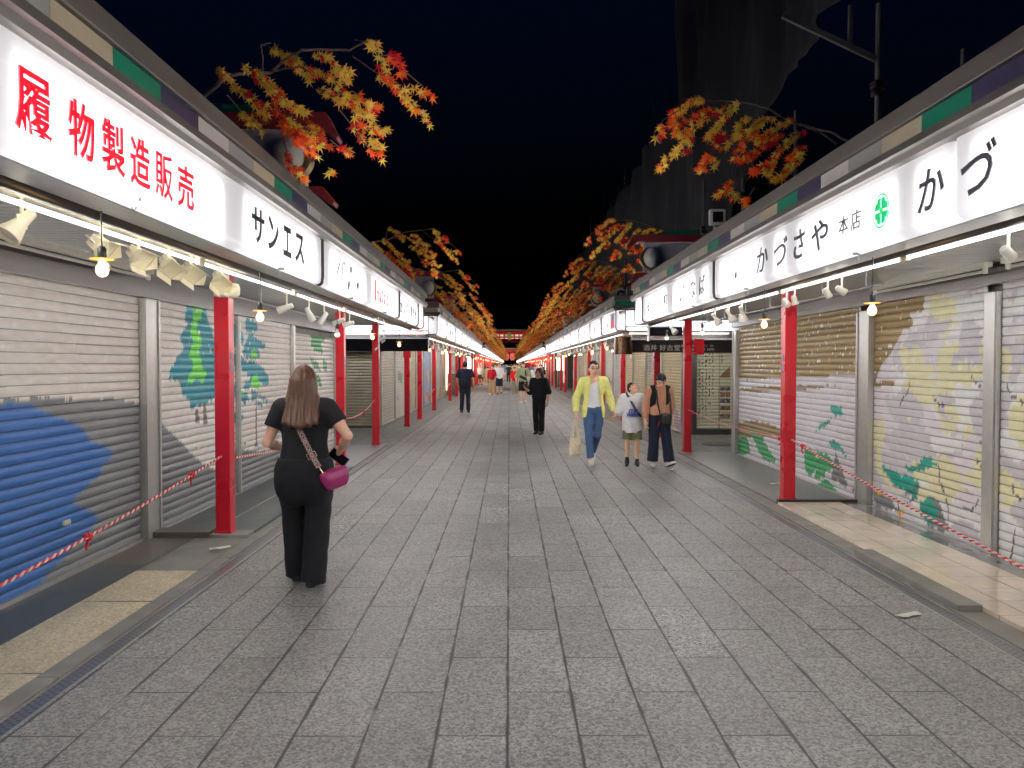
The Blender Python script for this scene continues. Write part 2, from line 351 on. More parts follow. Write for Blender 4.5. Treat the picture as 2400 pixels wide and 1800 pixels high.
# ------------------------------------------------------------------ shutters
def inpoly(poly, x, y):
    poly = np.asarray(poly, float); r = np.zeros(x.shape, bool); j = len(poly) - 1
    for i in range(len(poly)):
        xi, yi = poly[i]; xj, yj = poly[j]
        if abs(yi - yj) > 1e-12:
            c = ((yi > y) != (yj > y)) & (x < (xj - xi) * (y - yi) / (yj - yi) + xi); r ^= c
        j = i
    return r
def wob2(x, y, seed, f=9.0):
    r = np.random.RandomState(seed); o = np.zeros_like(x)
    for k in range(6):
        a = r.uniform(0, 6.28); fr = f * (1.5 ** k) * r.uniform(.7, 1.3); o += np.sin((np.cos(a) * x + np.sin(a) * y) * fr + r.uniform(0, 6.28)) / (1.25 ** k)
    return o / 3
SL = .078
def shutter_obj(name, parent, s, d, y0, y1, z0, z1, paint, dy=.012, facing='street'):
    """corrugated slats between y0..y1 on the plane at distance d (street) or, for facing='end', between distances y0..y1 on the plane y=d"""
    ny = max(2, int((y1 - y0) / dy)); ys = np.linspace(y0, y1, ny + 1)
    fr = [0, .045, .10, .5, .90, .96]; of = [-.013, -.012, -.0020, .0008, -.0008, -.008]
    zs, os = [], []
    k = int(math.ceil((z1 - z0) / SL))
    for i in range(k):
        for a, b in zip(fr, of):
            z = z0 + (i + a) * SL
            if z < z1: zs.append(z); os.append(b)
    zs.append(z1); os.append(0)
    zs = np.array(zs); os = np.array(os)
    YY, ZZ = np.meshgrid(ys, zs); OO = np.repeat(os[:, None], len(ys), 1)
    OO = OO + .0015 * np.sin(YY * 3.1 + ZZ * 1.7)
    c = np.minimum(np.array(paint(YY, ZZ)) * 1.32, .86)
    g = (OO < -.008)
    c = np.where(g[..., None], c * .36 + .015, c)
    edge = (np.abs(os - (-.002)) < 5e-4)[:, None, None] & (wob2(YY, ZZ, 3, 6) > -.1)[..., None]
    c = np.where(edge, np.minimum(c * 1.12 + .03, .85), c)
    if facing == 'street': V = np.stack([s * (d - OO), YY, ZZ], -1)
    else: V = np.stack([s * YY, d - OO, ZZ], -1)
    nz, nyy = YY.shape; idx = np.arange(nz * nyy).reshape(nz, nyy)
    q = np.stack([idx[:-1, :-1], idx[:-1, 1:], idx[1:, 1:], idx[1:, :-1]], -1).reshape(-1, 4)
    if (s > 0) == (facing == 'street'): q = q[:, ::-1]
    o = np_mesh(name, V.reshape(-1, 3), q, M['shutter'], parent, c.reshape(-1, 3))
    if parent is not None: o.location = -parent.location
    return o
def L3(r, g, b): return np.array(lin(r, g, b)[:3])
def pxpoly(poly, ox, oy, sc, d, s):      # zoomed-photo coordinates -> (y, z) on the shutter plane
    out = []
    for x, y in poly:
        X = ox + x / sc; Yp = oy + y / sc; dx = (VX - X) if s < 0 else (X - VX); Y = d * F / dx
        out.append((Y, CH + (VY - Yp) * Y / F))
    return out
def left_mural(Y, Z):
    A = lambda pl: pxpoly(pl, 0, 600, 2.37, 3.4, -1)
    B = lambda pl: pxpoly(pl, 400, 600, 3.318, 3.4, -1)
    wy = Y + .012 * wob2(Y, Z, 11, 22); wz = Z + .012 * wob2(Y, Z, 12, 22)
    jy = Y + .03 * wob2(Y, Z, 13, 30); jz = Z + .03 * wob2(Y, Z, 14, 30)
    c = np.broadcast_to(L3(206, 200, 194), Y.shape + (3,)).copy()
    def fill(pl, col, x=wy, z=wz): c[inpoly(pl, x, z)] = col
    grey = A([(-1800,900),(-600,860),(0,812),(80,790),(280,780),(420,795),(700,797),(800,825),(870,890),(960,980),(1040,1060),(1100,1130),(1160,1170),(1200,1188),(1300,1222)]) + [(9.6,.62),(10.2,.5),(11.2,.42),(12.4,.40),(12.4,-.3),(1,-.3)]
    fill(grey, L3(104, 105, 107))
    blue = A([(-1500,860),(-600,850),(0,832),(120,820),(200,832),(290,880),(400,920),(470,960),(500,1000),(520,1030),(620,1062),(640,1105),(585,1160),(560,1220),(440,1330),(412,1372),(520,1420),(550,1460),(500,1540),(440,1600),(380,1659),(250,1800)]) + [(4.4,-.2),(2.3,-.3)]
    fill(blue, L3(44, 88, 148))
    teal = L3(0, 112, 128); gr = L3(92, 190, 60); dk = L3(90, 72, 66)
    t1 = A([(1060,270),(1040,340),(1060,390),(1010,450),(1040,510),(1000,560),(985,590),(955,640),(955,680),(1010,700),(1020,760),(1060,800),(1070,855),(1110,835),(1150,825),(1190,800),(1225,770),(1215,700),(1260,660),(1240,600),(1225,530),(1240,500),(1200,440),(1185,390),(1165,330),(1150,270)])
    fill(t1, teal, jy, jz)
    fill(A([(1085,270),(1090,360),(1070,420),(1090,480),(1060,560),(1090,600),(1070,660),(1040,725),(1090,690),(1120,670),(1130,720),(1160,650),(1120,560),(1140,470),(1110,400),(1140,330),(1135,270)]), gr, jy, jz)
    t2 = [[(600,480),(640,500),(690,520),(695,580),(640,600),(605,590)], [(640,600),(700,650),(750,690),(740,730),(690,720),(720,790),(650,805),(600,790),(570,760),(595,700),(610,640)],
          [(650,810),(720,860),(770,920),(775,1000),(740,1010),(700,970),(670,990),(600,1050),(575,1010),(640,950),(565,880),(560,830)], [(505,980),(560,1050),(600,1060),(625,1110),(590,1145),(540,1130),(500,1080)],
          [(640,1030),(680,1060),(765,1110),(760,1145),(700,1095),(640,1130)], [(505,1200),(560,1230),(580,1270),(545,1305),(505,1290)], [(505,520),(580,590),(585,670),(540,700),(505,720)], [(505,760),(585,790),(600,850),(560,880),(505,860)], [(690,1130),(725,1150),(720,1185),(685,1160)]]
    for q in t2: fill(B(q), teal, jy, jz)
    for q in ([(640,730),(680,740),(690,790),(640,800)], [(650,930),(690,920),(710,1000),(690,1050),(640,1000)], [(530,1020),(560,1060),(600,1040),(560,1100),(530,1090)]): fill(B(q), gr, jy, jz)
    for a, b, e in (((1104, 850), (1107, 930), 7), ((1148, 825), (1150, 935), 7)): fill(A([(a[0]-e,a[1]),(a[0]+e,a[1]),(b[0]+e*1.9,b[1]),(b[0]-e*1.9,b[1])]), dk)
    fill(B([(672,1080),(680,1080),(682,1450),(692,1490),(655,1490),(670,1450)]), dk)
    fill(B([(1062,540),(1280,540),(1280,650),(1110,650)]), L3(150, 138, 112))
    for q in ([(1110,580),(1210,600),(1220,650),(1180,680),(1200,760),(1130,740),(1100,690)], [(1090,780),(1150,820),(1180,900),(1120,870)], [(1190,790),(1230,840),(1220,900),(1195,880)], [(1120,890),(1170,940),(1190,1030),(1150,990)]): fill(B(q), L3(44, 112, 62), jy, jz)
    dots = (wob2(Y, Z, 21, 60) > 1.0) & (Z < .55 + .3 * wob2(Y, Z, 22, 2)); c[dots] = c[dots] * .35
    chip = (np.sin(Y * 37 + 9 * wob2(Y, Z, 5, 3)) * wob2(Y, Z * 6, 31, 12) > .62) & (Z > 1.75); c[chip] = L3(222, 220, 216)
    return c
def right_mural(Y, Z):
    A = lambda pl: pxpoly(pl, 1800, 600, 2.37, 4.12, 1)
    wy = Y + .012 * wob2(Y, Z, 41, 22); wz = Z + .012 * wob2(Y, Z, 42, 22); jy = Y + .03 * wob2(Y, Z, 43, 28); jz = Z + .03 * wob2(Y, Z, 44, 28)
    lav = L3(202, 196, 202); lav2 = L3(182, 179, 184); yel = L3(204, 199, 164); wht = L3(224, 220, 222); gold = L3(118, 98, 58); teal = L3(0, 128, 112); grn = L3(26, 128, 70); dk = L3(74, 64, 68)
    c = np.broadcast_to(lav, Y.shape + (3,)).copy()
    def fill(pl, col, x=wy, z=wz): c[inpoly(pl, x, z)] = col
    rs = np.random.RandomState(8)
    for i in range(330):                   # blossom lobes on the near shutters
        y = rs.uniform(1.5, 8.95); z = rs.uniform(-.1, 2.4)
        if z > 2.5 - (8.9 - y) * .1 - 0 and y > 7.6: continue
        lim = 1.55 + 1.2 * max(0, (8.4 - y)) ; k = rs.rand()
        if z > lim: continue
        if y > 8.3 and z > .9: continue
        col = (yel, lav2, wht, yel, yel)[rs.randint(5)] if z > .35 else (lav2, wht, lav, wht, yel)[rs.randint(5)]
        a = rs.uniform(.12, .34); b = rs.uniform(.08, .22); t = rs.uniform(-.5, .5); dy = jy - y; dz = jz - z
        u = dy * math.cos(t) + dz * math.sin(t); v = -dy * math.sin(t) + dz * math.cos(t)
        an = np.arctan2(v / b, u / a); rad = np.hypot(u / a, v / b); c[rad < 1 + .13 * np.abs(np.sin(an * 2.5 + i))] = col
    fill(A([(572,150),(860,150),(850,300),(775,330),(800,380),(735,420),(700,490),(672,540),(625,600),(592,680),(590,700),(692,690),(690,718),(572,722)]), gold)
    fill([(8.9, 1.42), (9.0, 1.46), (9.5, 1.62), (10.2, 1.60), (11.0, 1.50), (11.6, 1.44), (12.4, 1.46), (13.0, 1.36), (13.6, 1.34), (14.3, 1.30), (14.3, 3), (8.9, 3)] if False else A([(495,690),(470,662),(360,660),(320,672),(200,672),(0,680),(-90,690),(-400,660),(-400,-400),(495,-100)]), gold)
    fill(A([(400,718),(330,728),(200,742),(0,752),(-60,760),(-200,742),(0,722),(200,722)]), gold)
    fill(A([(85,1000),(60,960),(0,930),(-80,915),(-200,930),(-260,990),(-120,1010)]), gold)
    for q in ([(345,825),(405,840),(408,875),(370,892),(342,860)], [(348,900),(310,925),(275,950),(248,998),(270,965),(320,950)], [(330,1045),(360,1025),(420,1070),(432,1112),(395,1085),(350,1070)]): fill(A(q), teal, jy, jz)
    for q in ([(200,1060),(260,1085),(340,1110),(372,1190),(320,1200),(310,1240),(255,1240),(275,1180),(225,1230),(200,1180)], [(270,1270),(330,1240),(395,1330),(330,1325)], [(-110,950),(-40,1000),(45,1150),(-20,1140),(-60,1080)], [(-200,1020),(-120,1000),(-100,1090),(-160,1120)]): fill(A(q), grn, jy, jz)
    for q in ([(370,1090),(440,1270),(430,1290),(350,1240)], [(585,1310),(690,1360),(735,1420),(690,1420),(600,1390)], [(905,1350),(945,1360),(1015,1550),(880,1500)], [(460,1300),(485,1270),(485,1330)]): fill(A(q), L3(104, 102, 104), jy, jz)
    for q in ([(625,1165),(700,1200),(830,1250),(842,1300),(832,1352),(760,1312),(690,1270),(648,1212)], [(752,1170),(830,1165),(870,1120),(955,1165),(880,1180),(780,1212)], [(840,1362),(900,1350),(932,1400),(948,1430),(900,1505),(850,1442)]): fill(A(q), teal, jy, jz)
    for x, y, r in ((618, 1322, 15), (742, 1432, 18)): fill(A([(x + r * math.cos(a), y + r * math.sin(a)) for a in np.linspace(0, 6.28, 14)]), L3(226, 160, 30))
    for i in range(26):                    # bare twigs
        y = rs.uniform(3.5, 8.3); z = rs.uniform(.15, .75); pts = [(y, z)]
        if i > 18: z = rs.uniform(.8, 1.6); pts = [(y, z)]
        a = rs.uniform(0, 6.28)
        for k in range(4):
            a += rs.uniform(-.9, .9); l = rs.uniform(.04, .10); pts.append((pts[-1][0] + l * math.cos(a), pts[-1][1] + l * math.sin(a)))
        for p0, p1 in zip(pts, pts[1:]):
            dx, dz = p1[0] - p0[0], p1[1] - p0[1]; n = math.hypot(dx, dz); nx, nz = -dz / n * .011, dx / n * .011
            fill([(p0[0]+nx, p0[1]+nz), (p1[0]+nx*.6, p1[1]+nz*.6), (p1[0]-nx*.6, p1[1]-nz*.6), (p0[0]-nx, p0[1]-nz)], dk)
    cy = (Y / .105); cz = (Z / .078); fy = cy - np.floor(cy); hsh = np.sin(np.floor(cy) * 12.9898 + np.floor(cz) * 78.233) * 43758.5453; hsh -= np.floor(hsh)
    holes = (np.abs(fy - .2 - .5 * hsh) < .06) & (np.abs(cz - np.floor(cz) - .5) < .12) & (hsh > .35) & (Y < 8.9); c[holes] = c[holes] * .25
    chip = (np.sin(Y * 31 + 9 * wob2(Y, Z, 55, 3)) * wob2(Y, Z * 6, 51, 12) > .52) & (Z > 1.5); c[chip] = L3(224, 220, 212)
    return c
def script_mural(U, Z):                    # pale shutter with columns of brush writing and a little picture grid
    c = np.broadcast_to(L3(222, 212, 178), U.shape + (3,)).copy(); rs = np.random.RandomState(4)
    for k in range(7):
        u0 = 4.52 + k * .078 + (.0 if k < 5 else .06); top = 1.93 - (.05 * (4 - k) if k < 5 else -.03); n = (13, 14, 14, 12, 10, 0, 3)[k]
        for j in range(n):
            z = top - j * .105
            for q in range(3):
                cx = u0 + rs.uniform(-.014, .014); cz = z + rs.uniform(-.03, .03); a = rs.choice([0, 1.57, .8, -.8]); l = rs.uniform(.014, .032)
                du, dz = U - cx, Z - cz; c[(np.abs(du * math.cos(a) + dz * math.sin(a)) < l) & (np.abs(-du * math.sin(a) + dz * math.cos(a)) < .007)] = L3(66, 58, 54)
    for i, zz in enumerate((1.08, .94, .80, .62, .44)):
        for j, uu in enumerate((5.07, 5.20)):
            col = (L3(72, 84, 110), L3(150, 96, 70), L3(40, 60, 120), L3(110, 84, 70), L3(120, 96, 84))[i]
            m = (np.abs(U - uu) < .058) & (np.abs(Z - zz) < .05); c[m] = col; c[m & (wob2(U, Z, 60 + i + j, 90) > .3)] = L3(190, 160, 130)
    c[(np.abs(U - 5.0) < .004) | ((np.abs(U - 4.98) < .004) & (Z < 1.1))] = L3(90, 80, 70)
    c[inpoly([(5.0, 1.36), (5.12, 1.5), (5.25, 1.62), (5.25, 1.36)], U, Z)] = L3(160, 120, 90)
    return c
def plain_mural(seed, base, spots):
    rs = np.random.RandomState(seed)
    cs = [(rs.uniform(-1e3, 1e3), s) for s in spots]
    def f(Y, Z):
        c = np.broadcast_to(np.array(base), Y.shape + (3,)).copy()
        for i, (q, s) in enumerate(cs):
            m = wob2(Y, Z, seed * 7 + i, rs.uniform(1.2, 2.6)) > .55; c[m] = s
        ch = (wob2(Y, Z * 5, seed + 90, 12) > .95) & (Z > 1.2); c[ch] = L3(225, 222, 214)
        return c
    return f
# ------------------------------------------------------------------ shop blocks
TILE = {'b': L3(200, 186, 158), 'g': L3(22, 140, 110), 'n': L3(70, 64, 96), 'w': L3(214, 206, 202), 'y': L3(164, 164, 160)}
def part(mb, name, m, root, **k):
    o = mb.build(name, m, root, **k); o.location = -root.location; return o
def box_end_frame(mb, s, d0, d1, y, z0, z1, mat=0): mb.box(s*d0, s*d1, y, y + .1, z0, z1, mat)
def shop_block(s, y0, y1, w0, w1, cols, label, seq, phase, shutters, near=True, depth=3.4, posts=()):
    p = PRM[s]; Xs, Xc, Xw = p['Xs'], p['Xc'], p['Xw']
    root = empty('shop_building', (s*(Xw + 1.2), (y0 + y1)/2, 0), 0, label, 'shop building')
    D = Xw + depth
    part(MB().box(s*(Xw + .09), s*D, w0 + .06, w1, -.03, 3.06), 'wall', M['wall'], root)
    r = MB(); r.box(s*(Xs - .06), s*(D + .1), y0 - .06, y1 + .06, 3.085, 3.20); r.box(s*(Xs - .03), s*D, y0 - .03, y1 + .03, 3.20, 3.215)
    part(r, 'roof', [M['fascia']], root, bevel=.008 if near else 0)
    # gutter profile along street and across the near end
    def gut(a, b, f):
        prof = [(-.055, 2.972), (-.085, 2.958), (-.085, 2.915), (-.06, 2.905), (-.05, 2.869), (.12, 2.869), (.12, 2.972)]
        return prof
    g = MB(); prof = gut(0, 0, 0)
    g.prism(prof, lambda u, v, w: (s*(Xs + u), y0 - .085 + w, v), (y1 - y0) + .17)
    g.prism(prof, lambda u, v, w: (s*(Xs + .121 + w), y0 + u, v), D - Xs - .121)
    g.prism(prof, lambda u, v, w: (s*(Xs + .121 + w), y1 - u, v), D - Xs - .121)
    part(g, 'gutter', M['fascia2'], root)
    # joints in the metal
    t = MB(); tc = []; L = .478
    def tile(a, b, q):
        t.box(*q); tc.extend([TILE[a]] * 8)
    k = 0; y = phase
    while y < y1:
        e = y + L; a = max(y, y0); b = min(e, y1)
        if b - a > .02: tile(seq[k % len(seq)], 0, (s*(Xs - .03), s*(Xs + .1), a + .002, b - .002, 2.972, 3.085))
        k += 1; y = e
    t.c = tc; part(t, 'fascia_panel', M['tile'], root)
    for yy, off in ((y0, 0), (y1, 2)):
        t = MB(); tc = []; d = Xs + .101; k = off
        while d < D:
            e = min(D, d + .62); tile(seq[k % len(seq)], 0, (s*(d + .002), s*(e - .002), yy - .03 if yy == y0 else yy - .1, yy + .1 if yy == y0 else yy + .03, 2.972, 3.085)); d = e; k += 1
        t.c = tc; part(t, 'fascia_panel', M['tile'], root)
    so = MB(); so.box(s*(Xs + .235), s*(Xw + .1), y0 + .03, y1 - .03, 2.50, 2.53)
    if near:
        y = max(y0, -1)
        while y < min(y1, 26): so.box(s*(Xs + .24), s*(Xw - .06), y, y + .082, 2.492, 2.4985); y += .092
    so.box(s*(Xs + .24), s*(D - .05), y0 + .24, w0 + .05, 2.502, 2.528) if w0 > y0 else None
    part(so, 'soffit', M['soffit'], root)
    hb = 2.27 if s < 0 else 2.33; h = MB(); h.box(s*(Xw - .05), s*(Xw + .089), w0, w1, hb, 2.499); h.box(s*(Xw - .065), s*(Xw - .05), w0, w1, hb, hb + .03); h.box(s*(Xw - .058), s*(Xw - .05), w0, w1, 2.42, 2.44)
    part(h, 'header_beam', M['header'], root)
    a = MB(); a.tube([(s*(Xs + .275), y0 + .1, 2.428), (s*(Xs + .275), y1 - .1, 2.428)], .046, 10)
    part(a, 'awning_roller', M['darkmetal'], root, smooth=40)
    b = MB(); b.box(s*(Xs + .03), s*(Xs + .20), y0 + .06, y1 - .06, 2.405, 2.413)
    part(b, 'drip_tray', M['steel'], root)
    for y in cols:
        c = MB(); w = .14
        c.box(s*Xc, s*(Xc + w), y, y + w, .05, 2.50); c.box(s*(Xc - .010), s*(Xc + w + .010), y - .010, y + w + .010, .0, .065)
        part(c, 'column', M['red'], root, bevel=.007 if near else 0)
    if near:
        for y in cols[:4]:
            if y < 1 or y > 24: continue
            for bx, c_ in (((Xc - .004, Xc - .0005, y + .04, y + .075, 1.70, 1.77), (58, 84, 128)), ((Xc - .004, Xc - .0005, y + .03, y + .085, 1.58, 1.66), (96, 110, 140))):
                part(MB().box(s*bx[0], s*bx[1], *bx[2:]), 'number_plate', mat('column_plate', lin(*c_), .4, noise=.25, nscale=60), root)
    for (a0, a1, kind) in posts:
        q = MB()
        if kind == 'wide':
            q.box(s*(Xw - .03), s*(Xw + .089), a0, a1, 0, 2.27); q.box(s*(Xw - .045), s*(Xw - .03), a0, a0 + .035, 0, 2.265); q.box(s*(Xw - .045), s*(Xw - .03), a1 - .035, a1, 0, 2.265)
        else:
            q.box(s*(Xw - .02), s*(Xw + .089), a0, a1, 0, 2.27); q.box(s*(Xw - .032), s*(Xw - .02), a0 + .01, a0 + .03, 0, 2.266)
        part(q, 'shutter_post', M['alu'], root, bevel=.004 if near else 0)
    for (a0, a1, zt, fn, dy) in shutters:
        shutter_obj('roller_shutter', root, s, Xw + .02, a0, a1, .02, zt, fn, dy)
        part(MB().box(s*(Xw - .012), s*(Xw + .03), a0, a1, .012, .048), 'shutter_rail', M['alu'], root)
    if near and y0 < 0:                     # latch plates and small locks riveted to the slats
        for y, z in (((5.85, .42), (4.95, .40), (8.35, .72), (9.9, .62)) if s < 0 else ((6.9, .50), (7.75, .62), (8.2, .34), (10.2, .40), (5.9, .45))):
            part(MB().box(s*(Xw - .012), s*(Xw + .012), y, y + .085, z, z + .04), 'latch_plate', M['cream'], root, bevel=.006)
    return root
GEN = [plain_mural(1, L3(150, 146, 132), [L3(120, 112, 86), L3(170, 164, 158)]), plain_mural(2, L3(146, 132, 92), [L3(186, 180, 176), L3(120, 100, 110)]),
       plain_mural(3, L3(160, 152, 120), [L3(90, 120, 176), L3(146, 120, 70)]), plain_mural(4, L3(176, 172, 164), [L3(90, 120, 100), L3(150, 110, 110)]),
       plain_mural(5, L3(138, 122, 78), [L3(214, 120, 84), L3(110, 84, 110)]), plain_mural(6, L3(120, 140, 178), [L3(220, 170, 60), L3(170, 80, 70)]),
       plain_mural(7, L3(150, 148, 146), [L3(110, 108, 106)]), plain_mural(8, L3(146, 128, 84), [L3(120, 90, 110), L3(196, 190, 192)])]
def many(w0, w1, step, dy, order, gap=.10):
    sh, po = [], []; y = w0; k = 0
    while y < w1 - .5:
        e = min(w1, y + step); sh.append((y + gap, e - gap*.0, 2.27, GEN[order[k % len(order)]], dy)); po.append((y, y + gap, 'slim')); y = e; k += 1
    return sh, po
LA = shop_block(-1, -5, 16.4, -5, 15.15, [2.1, 7.31, 12.4, 15.7], 'near left shop block with a blue lake and pines painted on its shutters', 'bgnwy', .65 - .478*10, 
    [(-4.9, 7.12, 2.27, left_mural, .011), (7.44, 9.62, 2.27, left_mural, .011), (9.72, 12.02, 2.27, left_mural, .013), (12.2, 15.0, 2.16, left_mural, .016)],
    posts=[(7.13, 7.43, 'wide'), (9.63, 9.71, 'slim'), (12.03, 12.19, 'slim'), (15.01, 15.14, 'slim')])
RA = shop_block(1, -5, 14.75, -5, 14.1, [3.9, 9.15, 14.4], 'near right shop block with pale blossom and gold sky painted on its shutters', 'gbywn', 3.97 - .478*20 + .478*0, 
    [(-4.9, 6.46, 2.42, right_mural, .011), (6.66, 8.72, 2.42, right_mural, .011), (9.06, 11.4, 2.33, right_mural, .012), (11.5, 13.85, 2.33, right_mural, .014)],
    posts=[(6.47, 6.65, 'slim'), (8.73, 9.05, 'wide'), (11.41, 11.49, 'slim'), (13.86, 14.09, 'wide')])
sh, po = many(20.3, 50.7, 2.55, .03, [0, 3, 2, 3, 5, 2, 6, 4, 1])
LB = shop_block(-1, 19.4, 51.5, 20.2, 50.7, [20.5, 23.4, 27.9, 35.4, 39.9, 44.4, 48.6], 'second left shop block, beyond the alley, with a navy awning at its corner', 'bgnwy', 19.4, sh, posts=po)
sh, po = many(18.3, 50.0, 2.45, .03, [7, 4, 1, 7, 6, 3, 4, 2, 1])
RB = shop_block(1, 17.3, 50.8, 18.25, 50.0, [17.42, 22.6, 27.5, 32.3, 38.9, 46.0, 49.6], 'second shop block on the right beyond the side alley with a brown lettered awning', 'gbywn', 17.3, sh, posts=po)
for s, y0, y1, lab in ((-1, 55.5, 152, 'third shop block on the left far down the street with red lanterns'), (-1, 156, 256, 'farthest shop block on the left near the temple gate'),
                       (1, 54.5, 150, 'third shop block on the right far down the street with red lanterns'), (1, 154, 256, 'farthest shop block on the right near the temple gate')):
    sh, po = many(y0 + .8, y1 - .8, 4.5, .3, [0, 5, 2, 4, 6, 1] if s < 0 else [1, 6, 4, 0, 3], .12)
    shop_block(s, y0, y1, y0 + .8, y1 - .8, list(np.arange(y0 + .9, y1, 4.5)), lab, 'bgnwy', y0, sh, near=False, posts=po)
# end walls of the second blocks, seen across the side alleys
lb_end = plain_mural(31, L3(150, 142, 124), [L3(136, 128, 112), L3(164, 156, 138)])
def end_shutter(root, s, u0, u1, y, z0, z1, fn, du):
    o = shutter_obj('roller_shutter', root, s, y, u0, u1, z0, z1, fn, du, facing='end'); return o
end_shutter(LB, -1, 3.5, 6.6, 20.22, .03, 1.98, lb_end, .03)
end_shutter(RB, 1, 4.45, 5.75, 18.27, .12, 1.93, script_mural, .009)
q = MB(); q.box(4.30, 4.44, 18.2, 18.3, 0, 2.4); q.box(4.44, 6.8, 18.2, 18.3, 0, .115); q.box(5.76, 5.86, 18.2, 18.3, .116, 2.4); part(q, 'shutter_post', M['header'], RB)
q = MB(); q.box(4.12, 7.2, 18.12, 18.3, 2.1, 2.499); part(q, 'end_beam', M['brown'], RB)
q = MB(); q.box(-7, -3.3, 20.1, 20.25, 1.99, 2.499); part(q, 'end_beam', M['header'], LB)
# side-alley floor details
tag(MB().lathe([(0, .0), (.33, .0), (.33, .008), (.30, .010), (.29, .006), (.2, .006), (.19, .010), (.1, .006), (.0, .008)], Matrix.Translation((4.35, 16.0, -.01)), 40).build('manhole_cover', M['darkmetal'], smooth=30),
    'round iron manhole cover set in the right side alley', 'manhole cover')
# little red plates hung beside two columns
for s, y, x, lab in ((1, 14.36, 3.44, 'small flat red plate fixed behind the right column at the alley corner'), (-1, 20.46, 2.62, 'small dull red plate on the left column beside the dark awning')):
    tag(MB().box(s*x, s*(x + .20), y, y + .012, 1.84, 2.13).build('red_plate', M['red'], bevel=.004), lab, 'plate')

# ------------------------------------------------------------------ lit shop signs
def sign_shell(ax, a0, a1, front, s, ends=(1, 1)):
    """opal shell: ax 'y' runs along the street at distance `front`; ax 'd' runs outward across the near end at y=front"""
    z1, z0, dep, r = 2.866, 2.42, .20, .07
    prof = [(0.0, z1), (0.0, 2.70), (0.0, 2.60)] + [(r - r*math.cos(a), z0 + r - r*math.sin(a)) for a in np.linspace(0, math.pi/2, 6)] + [(dep, z0)]
    st = []
    e = .075
    for t in (0, .1, .3, .6, 1): st.append((a0 + e*t, (1 - math.sqrt(max(0, 1 - (1 - t)**2))) if ends[0] else 0))
    for t in (1, .6, .3, .1, 0): st.append((a1 - e*t, (1 - math.sqrt(max(0, 1 - (1 - t)**2))) if ends[1] else 0))
    vs, fs = [], []; k = len(prof); cz = 2.66
    for a, ins in st:
        for u, z in prof:
            uu = u + ins * .05 * (1 if u < .1 else 0); zz = z + (ins * .045 if z < 2.6 else 0)
            vs.append((s*(front + uu), a, zz) if ax == 'y' else (s*a, front + uu, zz))
    for i in range(len(st) - 1):
        for j in range(k - 1): fs.append((i*k + j, (i+1)*k + j, (i+1)*k + j + 1, i*k + j + 1))
    for i in (0, len(st) - 1): fs.append(tuple(i*k + j for j in range(k)) + ())
    return vs, fs
def shop_sign(s, a0, a1, lamps, label, letters=(), ax='y', front=None, group=None, far=False, trim=(1, 1), wires=True):
    p = PRM[s]; front = p['Xs'] if front is None else front
    f = (lambda u, v, w: (s*(front - .0005 - w), u, v)) if ax == 'y' else (lambda u, v, w: (s*u, front - .0005 - w, v))
    mid = f((a0 + a1)/2, 2.42, -.1)
    root = empty('shop_sign', mid, 0, label, 'sign', group)
    vs, fs = sign_shell(ax, a0, a1, front, s); m = MB().add(vs, fs)
    part(m, 'sign_face', M['farsign'] if far else M['acrylic'], root, smooth=40)
    if not far:
        h = MB()
        q = lambda u0, u1, w0, w1, z0, z1, mt=0: h.add([f(u, z, -w) for u, w, z in ((u0,w0,z0),(u1,w0,z0),(u1,w1,z0),(u0,w1,z0),(u0,w0,z1),(u1,w0,z1),(u1,w1,z1),(u0,w1,z1))], [(0,3,2,1),(4,5,6,7),(0,1,5,4),(1,2,6,5),(2,3,7,6),(3,0,4,7)], mt)
        q(a0 + .004, a1 - .004, .202, .222, 2.415, 2.866)
        part(h, 'housing', M['darkmetal'], root)
        lm = MB()
        zl, zh = (2.485, 2.80) if ax == 'y' else (2.44, 2.85)
        for l0, l1 in lamps: lm.add([f(l0, zl, -.045), f(l1, zl, -.045), f(l1, zh, -.045), f(l0, zh, -.045)], [(0, 1, 2, 3)])
        part(lm, 'light_panel', M['signlamp'], root)
    for side, on in ((a0, trim[0]), (a1, trim[1])):
        if on:
            tr = MB()
            c = side
            path = [f(c, 2.866, .004)] + [f(c, z, .004) for z in (2.6, 2.5)] + [f(c, 2.42 + .05 - .05*math.sin(t), .004 - .06*(1 - math.cos(t))) for t in (.5, 1.0, 1.5)] + [f(c, 2.416, -.19)]
            tr.tube(path, .011, 6); part(tr, 'trim', M['darkmetal'], root)
    for i, (body, u0, u1, v0, v1, mm, off, sh) in enumerate(letters):
        lt = MB()
        if callable(body): body(lt, f, u0, u1, v0, v1)
        else: put_text(lt, body, f, u0, u1, v0, v1, .006, off, sh)
        if lt.v: part(lt, 'lettering', M[mm], root)
    return root
